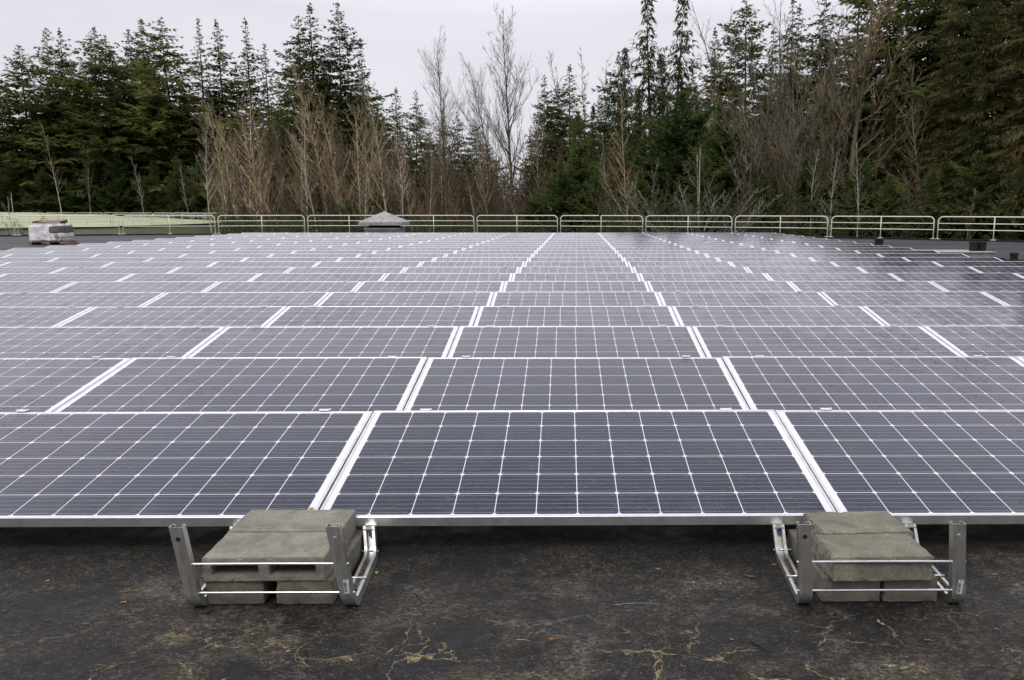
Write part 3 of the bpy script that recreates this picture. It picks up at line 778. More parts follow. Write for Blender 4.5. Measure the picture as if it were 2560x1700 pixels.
rail2 = make_rail(4.4, 0.97); n2 = 54; far = []
first = True
for i in range(n2):
    a = 2 * pi * (i + 0.5) / n2
    X, Y = C2[0] + (R2 - 0.25) * sin(a), C2[1] + (R2 - 0.25) * cos(a)
    if Y < 20: continue
    px = proj(X, Y, 0.5)[0]
    if not (-60 < px < 640): continue
    o = rail2 if first else copy_tree(rail2); first = False
    o.location = (X, Y, 0.02); o.rotation_euler = (0, 0, -a)
    d = math.hypot(X, Y); far.append((math.hypot(C2[0], C2[1]) < d, px, o))
for fl in (False, True):
    L_ = sorted([q for q in far if q[0] == fl], key=lambda q: q[1])
    for i, (_, px, o) in enumerate(L_):
        tag(o, 'thin pipe rail on the %s rim of the green reservoir, %s from the left' % ('far' if fl else 'near', ORD[min(24, i + 1)]), 'guard rail', 'guard rails round the green reservoir')

# ------------------------------------------------------------------ concrete vent
vx, _ = at_y(962, 560, 38.6)
vt = empty('roof_vent', (vx, 38.6, 0)); tag(vt, 'concrete roof vent with a pale pyramid cap behind the last panel row', 'roof vent')
m = MB(); m.box(-0.80, 0.80, -0.75, 0.75, 0.0, 0.40)
m.build('base', M['ventc'], vt)
m = MB()
for x in (-0.56, -0.2, 0.2, 0.56): m.box(x - 0.06, x + 0.06, -0.775, -0.752, 0.02, 0.36)
m.build('stain_rib', M['slabc'], vt)
m = MB(); m.box(-0.82, 0.82, -0.77, 0.77, 0.402, 0.49); m.build('flashing', M['strut'], vt)
m = MB(); m.box(-0.62, 0.62, -0.6, 0.6, 0.492, 0.64); m.build('louvre', M['hole'], vt)
cw = 1.0
v = [(-cw, -cw, 0), (cw, -cw, 0), (cw, cw, 0), (-cw, cw, 0), (-cw * 1.01, -cw * 1.01, 0.16), (cw * 1.01, -cw * 1.01, 0.16), (cw * 1.01, cw * 1.01, 0.16), (-cw * 1.01, cw * 1.01, 0.16), (0, 0, 0.66)]
f = [(3, 2, 1, 0), (0, 1, 5, 4), (1, 2, 6, 5), (2, 3, 7, 6), (3, 0, 4, 7), (4, 5, 8), (5, 6, 8), (6, 7, 8), (7, 4, 8)]
bm = bmesh.new(); me0 = pymesh('t', v, f); bm.from_mesh(me0)
bmesh.ops.bevel(bm, geom=bm.edges[:], offset=0.012, segments=1, affect='EDGES')
link('cap', bmmesh('cap', bm), M['capc'], vt, (0, 0, 0.60))

# ------------------------------------------------------------------ hatch, black vents, cable
bm = bmesh.new(); bmesh.ops.create_cube(bm, size=1)
bmesh.ops.scale(bm, vec=(1.9, 1.35, 0.13), verts=bm.verts[:]); bmesh.ops.bevel(bm, geom=bm.edges[:], offset=0.012, segments=2, affect='EDGES')
h = empty('roof_hatch', (11.05, 22.92, 0)); tag(h, 'low stained concrete hatch slab beyond the right end of the panels', 'hatch')
link('slab', bmmesh('slab', bm), M['slabc'], h, (0, 0, 0.067))
m = MB(); m.box(-0.97, 0.97, -0.70, 0.70, 0.134, 0.150); m.build('lid', M['capc'], h)
def black_vent(x, y, z, lab, rad, ht):
    e = empty('pipe_vent', (x, y, z)); n = 20
    def lathe(pr, nm, mt):
        v = []; f = []
        for r_, zz in pr: v += [(r_ * cos(2 * pi * k / n), r_ * sin(2 * pi * k / n), zz) for k in range(n)]
        for i in range(len(pr) - 1):
            for k in range(n):
                a, b = i * n + k, i * n + (k + 1) % n; f.append((a, b, b + n, a + n))
        f.append(tuple((len(pr) - 1) * n + k for k in range(n)))
        link(nm, pymesh(nm, v, f), mt, e)
    lathe([(rad * 0.96, 0), (rad * 0.96, ht * 0.72)], 'pipe', M['black'])
    lathe([(rad * 0.9, ht * 0.722), (rad * 1.06, ht * 0.725), (rad * 1.06, ht * 0.95), (rad * 0.9, ht)], 'cap', M['black'])
    tag(e, lab, 'pipe vent', 'black pipe vents on the roof'); return e
black_vent(11.66, 22.85, 0.151, 'black round pipe vent on the hatch, left one of the pair', 0.118, 0.28)
black_vent(11.90, 22.85, 0.151, 'black round pipe vent on the hatch, right one of the pair', 0.118, 0.275)
black_vent(11.48, 29.3, 0, 'lone black pipe vent standing left beyond the hatch', 0.155, 0.28)
black_vent(11.24, 20.0, 0, 'black pipe vent at the right edge, crossed by a cable', 0.095, 0.25)
bm = bmesh.new(); bmesh.ops.create_cube(bm, size=1); bmesh.ops.scale(bm, vec=(0.42, 0.26, 0.10), verts=bm.verts[:])
bmesh.ops.bevel(bm, geom=bm.edges[:], offset=0.02, segments=2, affect='EDGES')
tag(link('junction_box', bmmesh('jb', bm), M['black'], None, (10.93, 20.3, 0.051)), 'low black box on the roof beside the rightmost pipe vent', 'junction box')
m = MB(); m.tube([(10.2 + 0.35 * i, 19.75 + 0.02 * sin(i), 0.085 + 0.006 * sin(i * 1.7)) for i in range(14)], 0.016, 6)
tag(m.build('cable', M['black']), 'black cable running across the roof at the right edge', 'cable')

# ------------------------------------------------------------------ wrapped pallet
px_, py_ = -19.75, 31.35
pal = empty('wooden_pallet', (px_, py_, 0), (0, 0, 0.28)); tag(pal, 'worn wooden pallet under the film wrapped cartons', 'pallet')
m = MB()
for i in range(7): m.box(-0.66 + i * 0.19, -0.66 + i * 0.19 + 0.14, -0.6, 0.6, 0.095, 0.118)
m.build('deck_board', M['wood'], pal)
for x in (-0.6, 0, 0.6):
    m = MB(); m.box(x - 0.05, x + 0.05, -0.6, 0.6, 0.022, 0.094); m.box(x - 0.06, x + 0.06, -0.6, 0.6, 0.0, 0.021); m.build('stringer', M['wood'], pal)
load = empty('wrapped_cartons', (px_, py_, 0.12), (0, 0, 0.28)); tag(load, 'pile of cartons in crinkled white stretch film on the pallet', 'wrapped cartons')
def crinkle(x0, x1, y0, y1, z0, z1, name, mt, seed, amp=0.02, par=load):
    bm = bmesh.new(); bmesh.ops.create_cube(bm, size=1)
    bmesh.ops.scale(bm, vec=(x1 - x0, y1 - y0, z1 - z0), verts=bm.verts[:]); bmesh.ops.translate(bm, vec=((x0 + x1) / 2, (y0 + y1) / 2, (z0 + z1) / 2), verts=bm.verts[:])
    bmesh.ops.bevel(bm, geom=bm.edges[:], offset=0.035, segments=2, affect='EDGES')
    bmesh.ops.subdivide_edges(bm, edges=[e_ for e_ in bm.edges if e_.calc_length() > 0.1], cuts=6, use_grid_fill=True)
    bmesh.ops.triangulate(bm, faces=[q for q in bm.faces if len(q.verts) > 4])
    for vv in bm.verts:
        vv.co += noise.noise_vector(vv.co * 4 + Vector((seed, 0, 0))) * amp + noise.noise_vector(vv.co * 13 + Vector((seed, 0, 0))) * amp * 0.45
    return link(name, bmmesh(name, bm), mt, par)
crinkle(-0.60, 0.58, -0.57, 0.57, 0.0, 0.16, 'carton_layer', M['carton'], 1, 0.012)
crinkle(-0.61, 0.59, -0.58, 0.58, 0.155, 0.33, 'carton_layer', M['wrap'], 2, 0.012)
crinkle(-0.60, 0.60, -0.58, 0.58, 0.32, 0.56, 'carton_layer', M['wrapdark'], 3, 0.016)
crinkle(-0.62, 0.10, -0.60, 0.56, 0.02, 0.60, 'film', M['wrap'], 4, 0.03)
crinkle(-0.55, 0.57, -0.56, 0.56, 0.55, 0.66, 'film_top', M['wrap'], 6, 0.03)
for i, (x, z, w_, mt) in enumerate([(0.20, 0.03, 0.15, 'wrap'), (0.42, 0.03, 0.12, 'carton'), (0.27, 0.19, 0.13, 'carton'), (0.47, 0.19, 0.10, 'wrap')]):
    crinkle(x - w_ / 2, x + w_ / 2, -0.625, -0.56, z, z + 0.13, 'carton', M[mt], 9 + i, 0.008)
cb = empty('cardboard_tray', (px_ - 0.05, py_, 0.775), (0.03, -0.05, 0.30)); tag(cb, 'torn open brown cardboard tray lying on the wrapped cartons', 'cardboard')
m = MB(); m.box(-0.45, 0.48, -0.42, 0.45, 0.0, 0.02); m.box(-0.45, 0.48, 0.45, 0.47, 0.0, 0.13); m.box(-0.47, -0.45, -0.42, 0.47, 0.0, 0.14); m.build('tray', M['cartondark'], cb)
m = MB(); m.box(-0.45, 0.45, -0.46, -0.43, 0.0, 0.075); m.box(-0.30, 0.46, -0.35, 0.40, 0.10, 0.112); m.build('flap', M['carton'], cb)

# ------------------------------------------------------------------ trees
def sprays_conifer(seed, H=25.0, R=4.2, kind='fir', dens=1.0, bare=0.12, fine=1.0):
    """trunk mesh and crown mesh of one conifer"""
    r_ = random.Random(seed)
    tr = MB(); bend = r_.uniform(-0.25, 0.25), r_.uniform(-0.25, 0.25)
    def axis(z): t = z / H; return Vector((bend[0] * sin(t * 5), bend[1] * sin(t * 4), z))
    tr.tube([axis(H * i / 14) for i in range(15)], [max(0.012, H * 0.0095 * (1 - i / 14) ** 0.9) for i in range(15)], 7)
    v = []; f = []
    U = r_.uniform
    def kite(p, d, L_, w, nrm):
        s = d.cross(nrm)
        if s.length < 1e-4: s = d.orthogonal()
        s.normalize(); n0 = len(v); m_ = p + d * (L_ * 0.38)
        for q in (p, m_ + s * w * 0.5, p + d * L_, m_ - s * w * 0.5): v.append((q.x, q.y, q.z))
        f.append((n0, n0 + 1, n0 + 2, n0 + 3))
    z = H * bare
    step = 0.26 * H / 25 / dens
    gapper = [U(0.70, 1.15) for _ in range(40)]
    az = [[U(0.5, 1.3) for _ in range(8)] for _ in range(12)]
    lim = 0.994
    while z < H * lim:
        t = z / H; tt = (t - bare) / (1 - bare)
        if kind == 'fir': pr = min(0.80 + 0.2 * (1 - tt), (1 - tt) * 1.75) * (0.65 + 0.35 * min(1, tt * 3)) + 0.01
        elif kind == 'spire': pr = min(0.85, (1 - tt) * 1.35) * (0.75 + 0.25 * min(1, tt * 3)) + 0.01
        elif kind == 'cedar': pr = (1 - tt) ** 0.78 * (0.75 + 0.25 * min(1, tt * 3)) + 0.02
        else: pr = (1 - tt ** 1.4) ** 0.8 * (0.65 + 0.35 * min(1, tt * 3)) + 0.02
        pr *= gapper[int(t * 39)]
        nb = 6
        a0 = U(0, 2 * pi)
        for b in range(nb):
            if r_.random() < 0.08: continue
            a = (a0 + 2 * pi * b / nb + U(-0.45, 0.45)) % (2 * pi)
            L_ = R * pr * U(0.38, 1.22) * az[int(t * 11.9)][int(a / (2 * pi) * 7.99)]
            if L_ < 0.15: L_ = 0.15
            ks = min(1.0, 0.45 + L_ / 3.0)
            el = {'fir': 0.55 * tt - 0.10, 'spire': 0.55 * tt - 0.12, 'cedar': 0.25 + 0.3 * tt, 'bushy': 0.10 + 0.6 * tt}[kind] + U(-0.24, 0.20)
            dr = {'fir': 0.30, 'spire': 0.28, 'cedar': 0.50, 'bushy': 0.22}[kind] * U(0.6, 1.4)
            p = axis(min(H * 0.99, z + U(-1.0, 1.0) * step * 1.4)); ca, sa = cos(a), sin(a); n = max(2, int(L_ / (0.36 / fine)))
            ln = L_ / n; pts = []
            for i in range(n + 1):
                s = i / n
                e_ = el - dr * sin(s * pi * 0.8) * 1.3 + (0.45 * s * s if kind != 'cedar' else -0.1 * s)
                pts.append(p.copy()); p = p + Vector((ca * cos(e_), sa * cos(e_), sin(e_))) * ln
            side = Vector((-sa, ca, 0)); up = Vector((0, 0, 1)); rad = Vector((ca, sa, 0))
            for i in range(n):
                s = (i + 0.5) / n; d = (pts[i + 1] - pts[i]).normalized()
                if s < 0.25 and L_ > 2.2: continue
                q = pts[i].lerp(pts[i + 1], r_.random())
                if kind == 'cedar':
                    for _ in range(4 if fine <= 1 else 6):
                        if r_.random() < 0.2: continue
                        dd = (-up + d * U(0.1, 1.1) + side * U(-0.8, 0.8)).normalized()
                        l = U(0.22, 0.60) / fine
                        kite(q + side * U(-0.35, 0.35) + up * U(-0.1, 0.1), dd, l, l * 0.24, rad + side * U(-1, 1))
                    kite(q, (d + side * U(-1, 1) - up * U(0, 0.3)).normalized(), 0.42, 0.12, up)
                else:
                    ls = min((0.32 * L_ * (1 - s * 0.7) + 0.26 * ks) * U(0.6, 1.25), 1.45)
                    for sg in (-1, 1):
                        dd = (d * U(0.5, 1.1) + side * sg * U(0.4, 1.1) - up * U(-0.25, 0.60)).normalized()
                        kite(q, dd, ls, (0.10 + ls * 0.18) * ks, up + side * U(-0.6, 0.6))
                        kite(q + dd * ls * 0.35, (d + dd * 0.3 - up * U(-0.1, 0.4)).normalized(), ls * 0.55, 0.13, up + side * U(-0.7, 0.7))
                    kite(q, (d - up * U(0.5, 1.2) + side * U(-0.4, 0.4)).normalized(), U(0.28, 0.55) * ks, 0.15 * ks, side + rad * U(-0.5, 0.5))
                    if kind == 'bushy' and r_.random() < 0.6:
                        kite(q, (d + up * U(0.3, 0.9) + side * U(-0.5, 0.5)).normalized(), 0.40, 0.13, side)
            d = (pts[-1] - pts[-2]).normalized()
            for g in range(3):
                kite(pts[-2], (d + side * (g - 1) * 0.35 + up * U(-0.1, 0.2)).normalized(), (ln + U(0.15, 0.35)) * ks, 0.12 * ks, up + side * U(-0.5, 0.5))
        z += step * U(0.6, 1.4) * (1.0 if tt < 0.72 else 1.0 + (tt - 0.72) * 2.2)
    for g in range(6): kite(axis(H * 0.985 - g * 0.12), (Vector((U(-0.5, 0.5), U(-0.5, 0.5), 1))).normalized(), 0.45, 0.07, Vector((1, U(-1, 1), 0)))
    return pymesh('trunk', tr.v, tr.f, True), pymesh('crown', v, f)

def bare_tree(seed, H=18.0, style='alder', dens=1.0):
    """trunk, and crown of limbs (material 1) and fine twigs (material 0)"""
    r_ = random.Random(seed); T = MB(); K = MB(); mi = []
    def ktube(q, rad, n, mat):
        a = len(K.f); K.tube(q, rad, n, False); mi.extend([mat] * (len(K.f) - a))
    def wander(p, d, L_, n, curve, up=0.0):
        pts = [p.copy()]
        for i in range(n):
            d = (d + Vector((r_.uniform(-1, 1), r_.uniform(-1, 1), r_.uniform(-0.6, 0.6))) * curve + Vector((0, 0, up))).normalized()
            p = p + d * (L_ / n); pts.append(p.copy())
        return pts
    def along(pts, s):
        x = s * (len(pts) - 1); i = min(int(x), len(pts) - 2); return pts[i].lerp(pts[i + 1], x - i), (pts[i + 1] - pts[i]).normalized()
    def out_dir(d, ang, az):
        o = d.orthogonal().normalized(); w = d.cross(o)
        return (d * cos(ang) + (o * cos(az) + w * sin(az)) * sin(ang)).normalized()
    def twigs(pts, L_, rad, cnt, lv):
        for i in range(cnt):
            s = r_.uniform(0.08, 1.0); p, d = along(pts, s)
            dd = out_dir(d, r_.uniform(0.35, 0.95), r_.uniform(0, 2 * pi)); dd = (dd + Vector((0, 0, 0.25))).normalized()
            l = L_ * r_.uniform(0.4, 1.0) * (1 - 0.45 * s)
            q = wander(p, dd, l, 3 if lv == 0 else 2, 0.16, 0.06)
            n_ = len(q)
            ktube(q, [max(0.0065, rad * (1 - 0.7 * k / n_)) for k in range(n_)], 3, 0)
            if lv > 0: twigs(q, l * 0.6, rad * 0.65, 4, lv - 1)
    stems = []
    if style == 'broom':
        for i in range(7):
            a = 2 * pi * i / 7 + r_.uniform(-0.3, 0.3); th = r_.uniform(0.08, 0.50)
            stems.append((Vector((0.12 * cos(a), 0.12 * sin(a), 0)), Vector((sin(th) * cos(a), sin(th) * sin(a), cos(th))), H * r_.uniform(0.75, 1.0), H * 0.0065))
    elif style == 'bush':
        for i in range(12):
            a = 2 * pi * i / 12 + r_.uniform(-0.3, 0.3); th = r_.uniform(0.15, 1.0)
            stems.append((Vector((0, 0, H * r_.uniform(0.05, 0.3))), Vector((sin(th) * cos(a), sin(th) * sin(a), cos(th))), H * r_.uniform(0.45, 0.75), H * 0.0038))
        T.tube([(0, 0, 0), (0.02, 0, H * 0.35), (0.06, 0.05, H * 0.95)], [H * 0.008, H * 0.005, 0.01], 6)
    else:
        stems.append((Vector((0, 0, 0)), Vector((r_.uniform(-0.05, 0.05), r_.uniform(-0.05, 0.05), 1)).normalized(), H, H * {'maple': 0.013, 'thin': 0.0058, 'sapling': 0.005}.get(style, 0.0078)))
    for p0, d0, Hs, rad in stems:
        n = 14; pts = wander(p0, d0, Hs, n, {'maple': 0.09, 'sapling': 0.085, 'thin': 0.06, 'alder': 0.06}.get(style, 0.045), 0.03)
        rr = [max(0.011, rad * (1 - k / n) ** 0.9) for k in range(n + 1)]
        T.tube(pts, rr, 7)
        lo = {'alder': 0.25, 'thin': 0.40, 'broom': 0.20, 'bush': 0.10, 'maple': 0.16, 'big': 0.25, 'sapling': 0.08}[style]
        cnt = int({'alder': 38, 'thin': 24, 'broom': 15, 'bush': 7, 'maple': 34, 'big': 60, 'sapling': 30}[style] * dens)
        for i in range(cnt):
            s = lo + (0.97 - lo) * (i + r_.random()) / cnt; p, d = along(pts, s)
            th = {'alder': 0.72, 'thin': 0.75, 'broom': 0.5, 'bush': 0.6, 'maple': 0.95, 'big': 0.70, 'sapling': 0.7}[style] * r_.uniform(0.7, 1.25)
            dd = out_dir(d, th, r_.uniform(0, 2 * pi))
            base = {'alder': 0.27, 'thin': 0.17, 'broom': 0.26, 'bush': 0.30, 'maple': 0.42, 'big': 0.34, 'sapling': 0.24}[style]
            l = H * base * r_.uniform(0.5, 1.1) * (1.15 - 0.85 * (s - lo) / (1 - lo))
            q = wander(p, dd, l, 6, 0.09 if style != 'maple' else 0.2, 0.09 if style != 'maple' else 0.04)
            rb = max(0.012, rad * (1 - s) * 0.45 + 0.008)
            ktube(q, [max(0.008, rb * (1 - 0.85 * k / 6)) for k in range(7)], 4, 1)
            twigs(q, l * 0.46, 0.012, max(3, int(l * 2.6)), 1)
        twigs(pts[-5:], H * 0.07, 0.012, 10, 1)
    cm = pymesh('twigs', K.v, K.f); cm.polygons.foreach_set('material_index', mi)
    return pymesh('trunk', T.v, T.f, True), cm

PROTO = {}
def make_proto(key, gen, trunk_mat, crown_mat, crown_name):
    tm, cm = gen; tm.materials.append(trunk_mat); cm.materials.append(crown_mat)
    if crown_name == 'branches': cm.materials.append(trunk_mat)
    PROTO[key] = (tm, cm, crown_name)
for i in range(4): make_proto('fir%d' % i, sprays_conifer(100 + i, 25, [6.3, 7.2, 5.6, 6.8][i], 'fir', 1.05, [0.10, 0.14, 0.12, 0.2][i]), M['firbark'], M['fir'], 'crown')
for i in range(3): make_proto('spire%d' % i, sprays_conifer(120 + i, 25, [4.6, 4.0, 5.0][i], 'spire', 0.95, 0.12), M['firbark'], M['fir'], 'crown')
for i in range(3): make_proto('cedar%d' % i, sprays_conifer(140 + i, 22, [4.2, 4.8, 5.4][i], 'cedar', [0.75, 1.0, 1.5][i], 0.05), M['mossb'], M['cedarg'], 'crown')
for i in range(2): make_proto('cedar%d' % (3 + i), sprays_conifer(150 + i, 22, [4.6, 5.2][i], 'cedar', 1.25, 0.04, 1.9), M['mossb'], M['cedar'], 'crown')
for i in range(3): make_proto('bushy%d' % i, sprays_conifer(160 + i, 12, [3.2, 4.2, 3.7][i], 'bushy', 0.8, 0.03, 1.5), M['firbark'], M['dougl'], 'crown')
for i in range(5): make_proto('alder%d' % i, bare_tree(200 + i, 17, 'alder', 1.0), M['alder'], M['twigt'], 'branches')
for i in range(3): make_proto('thin%d' % i, bare_tree(220 + i, 14, 'thin'), M['alderw'], M['twigg'], 'branches')
for i in range(2): make_proto('big%d' % i, bare_tree(230 + i, 22, 'big'), M['mossb'], M['twigg'], 'branches')
for i in range(2): make_proto('broom%d' % i, bare_tree(240 + i, 20, 'broom'), M['mossb'], M['twigg'], 'branches')
make_proto('maple0', bare_tree(250, 24, 'maple'), M['mossb'], M['twigt'], 'branches')
make_proto('bush0', bare_tree(260, 7, 'bush'), M['alderw'], M['twigg'], 'branches')
for i in range(4): make_proto('sapling%d' % i, bare_tree(270 + i, 11, 'sapling', 1.0), M['mossb'], M['twigr'], 'branches')

KIND = {'fir': ('fir_tree', 'fir tree'), 'spire': ('spruce_tree', 'spruce tree'), 'cedar': ('cedar_tree', 'cedar tree'), 'bushy': ('young_fir', 'young fir'),
        'alder': ('bare_alder', 'bare tree'), 'thin': ('bare_sapling', 'bare tree'), 'big': ('bare_cottonwood', 'bare tree'), 'broom': ('bare_maple', 'bare tree'),
        'maple': ('bare_maple', 'bare tree'), 'bush': ('bare_shrub', 'bare shrub'), 'sapling': ('bare_sapling', 'bare tree')}
HT = dict(fir=25, spire=25, cedar=22, bushy=12, alder=17, thin=14, big=22, broom=20, maple=24, bush=7, sapling=11)
TREES = []
rt = random.Random(77)
def tree(px, top, Y, key, wf=1.0, H=None, lean=0, rz=None, lab=None, gz=-3.0):
    """px: where the foot stands in the photo, top: pixel row of the tip, lean: how far right the tip is (px)"""
    k = key.rstrip('0123456789'); X, _ = at_y(px, 526, Y)
    d = sqrt(X * X + Y * Y)
    if H is None:
        _, zt = at_y(px, top, Y); H = zt - gz
    tm, cm, cn = PROTO[key]; s = H / HT[k]
    nm, cat = KIND[k]
    lr = atan2(lean * Y / F, H)
    e = empty(nm, (X, Y, gz), (rt.uniform(-0.02, 0.02), lr, 0))
    r0 = rt.uniform(0, 2 * pi) if rz is None else rz
    for q, n_ in ((tm, 'trunk'), (cm, cn)):
        o = link(n_, q, None, e, None, (0, 0, r0)); o.scale = (s * wf, s * wf, s)
    e['category'] = cat
    TREES.append((k, px + lean * 0.5, H, Y, e, lab))
    return e
fi = lambda n, m=4: '%d' % (n % m)
# tall dark firs beyond the green reservoir
for i, (x, t, Y, k, w) in enumerate([
    (-40, 260, 128, 'fir1', 1.2), (28, 228, 132, 'fir0', 1.25), (86, 108, 133, 'fir1', 1.22), (148, 200, 130, 'fir3', 1.2), (160, 66, 139, 'fir2', 1.0), (193, 68, 141, 'spire2', 1.0),
    (232, 150, 130, 'fir0', 1.2), (268, 62, 134, 'fir1', 1.15), (300, 84, 139, 'fir3', 1.05), (330, 170, 129, 'fir1', 1.1), (356, 70, 142, 'fir2', 1.0), (389, 46, 140, 'fir0', 0.95),
    (443, 38, 134, 'fir3', 1.12), (415, 150, 128, 'fir0', 1.05), (478, 200, 131, 'fir1', 0.9), (525, 42, 141, 'spire1', 0.95), (577, 48, 140, 'spire2', 1.12), (548, 190, 138, 'fir2', 0.8),
    (640, 40, 143, 'spire0', 1.05), (684, 106, 145, 'spire1', 1.1), (612, 160, 144, 'spire2', 0.9), (715, 190, 140, 'fir2', 0.8),
    (766, 36, 113, 'fir2', 0.95), (802, 7, 110, 'spire2', 1.15), (866, 5, 111, 'fir0', 0.85), (836, 110, 116, 'fir3', 0.9), (920, 104, 118, 'spire0', 1.15), (900, 200, 121, 'fir1', 0.8), (955, 225, 124, 'fir2', 0.8),
    (1001, 217, 131, 'spire2', 1.1), (1046, 224, 130, 'fir2', 0.85), (1078, 300, 128, 'spire0', 1.1), (1111, 271, 126, 'spire2', 1.0), (1149, 277, 124, 'fir0', 0.8), (1187, 296, 122, 'fir3', 0.85), (1222, 350, 128, 'fir1', 0.9),
    (600, 330, 96, 'fir1', 0.9), (655, 300, 98, 'spire0', 1.0), (720, 280, 97, 'fir2', 1.0), (790, 290, 96, 'fir0', 0.9), (850, 300, 98, 'fir3', 1.0), (905, 320, 97, 'spire2', 1.1), (960, 350, 99, 'fir1', 0.9), (1020, 370, 98, 'fir0', 0.9),
    (1075, 390, 97, 'fir3', 0.9), (1130, 400, 99, 'spire0', 1.1), (1180, 430, 98, 'fir2', 1.0),
    (1330, 310, 95, 'spire0', 1.0), (1360, 184, 89, 'fir2', 0.85), (1391, 200, 92, 'fir3', 0.8), (1424, 158, 93, 'spire2', 1.2), (1462, 260, 84, 'fir0', 0.8), (1543, 126, 82, 'fir2', 0.9), (1500, 240, 88, 'fir1', 0.8),
    (1470, 330, 70, 'fir1', 0.8), (1540, 300, 68, 'fir3', 0.8), (1830, 190, 66, 'fir3', 0.9), (1900, 210, 65, 'fir0', 0.9), (1965, 170, 66, 'fir1', 0.9), (2030, 230, 62, 'fir3', 0.9), (2110, 210, 61, 'fir0', 0.9), (2180, 260, 58, 'fir1', 0.9), (2275, 240, 56, 'fir2', 1.0),
    (1777, 66, 77, 'spire2', 1.15), (1720, 150, 80, 'fir2', 0.8), (1852, -45, 79, 'fir2', 0.95), (1917, 62, 76, 'spire0', 1.2), (1975, 10, 82, 'spire2', 1.0), (2040, 60, 78, 'fir0', 0.8)]):
    tree(x, t, Y, k, w * (1.08 if x < 950 else 1.05))
# the tall stand at the right reaches out of the picture
for x, Y, k, w, H in [(1960, 66, 'spire0', 1.1, 21), (2030, 68, 'fir2', 0.9, 22), (2120, 66, 'spire2', 1.1, 24.5), (2190, 62, 'fir0', 0.9, 24), (2262, 60, 'fir3', 0.95, 25.5), (2320, 58, 'fir1', 0.9, 25), (2400, 57, 'fir0', 1.0, 24),
                      (2500, 56, 'fir3', 1.0, 25), (2600, 54, 'fir1', 1.0, 25), (2700, 50, 'fir0', 1.0, 24)]:
    tree(x, 0, Y, k, w, H=H)
for x, t, Y, k, w, H in [(1617, -6, 67, 'cedar0', 1.35, None), (1689, -8, 69, 'cedar0', 1.3, None), (1556, 118, 70, 'cedar1', 0.9, None), (1650, 130, 66, 'cedar1', 0.95, None), (1592, 215, 64, 'cedar2', 0.8, None), (1480, 262, 74, 'cedar1', 0.7, None),
                         (1735, 210, 68, 'cedar1', 0.7, None), (2345, 0, 50, 'cedar3', 0.85, 18.5), (2430, 0, 47, 'cedar4', 0.9, 19), (2515, 0, 45, 'cedar3', 1.0, 19.5), (2590, 0, 43, 'cedar4', 0.9, 19), (2060, 0, 60, 'cedar3', 0.7, 16), (2680, 0, 42, 'cedar3', 1.0, 21),
                         (2215, 200, 54, 'cedar1', 0.8, None)]:
    tree(x, t, Y, k, w, H=H)
# young bushy firs lower down
for x, t, Y, k, w in [(40, 380, 126, 'bushy0', 1.0), (118, 420, 125, 'bushy1', 1.0), (200, 430, 125, 'bushy2', 1.0), (262, 300, 126, 'bushy0', 0.9), (305, 380, 124, 'bushy1', 0.8), (388, 402, 124, 'bushy0', 0.8), (452, 392, 123, 'bushy2', 0.8),
                      (505, 402, 122, 'bushy1', 0.9), (548, 450, 120, 'bushy0', 1.0), (960, 418, 74, 'bushy0', 0.9), (1442, 278, 61, 'bushy0', 0.85), (1408, 400, 59, 'bushy2', 0.9), (1490, 420, 58, 'bushy1', 0.8), (1700, 236, 59, 'bushy1', 1.0), (1640, 300, 62, 'bushy2', 0.9),
                      (1800, 262, 56, 'bushy2', 0.95), (1865, 330, 58, 'bushy0', 1.0), (1760, 395, 52, 'bushy1', 1.0), (1905, 440, 53, 'bushy2', 1.0), (1600, 430, 54, 'bushy1', 0.9), (2075, 330, 55, 'bushy0', 1.1), (2010, 400, 52, 'bushy1', 1.0), (2155, 400, 50, 'bushy2', 1.1),
                      (2330, 420, 45, 'bushy0', 1.1), (2440, 380, 44, 'bushy1', 1.0), (2550, 420, 42, 'bushy2', 1.0), (2220, 440, 47, 'bushy1', 1.1), (620, 520, 70, 'bushy1', 1.1), (870, 500, 62, 'bushy1', 1.0), (1340, 470, 62, 'bushy2', 1.0)]:
    tree(x, t, Y, k, w)
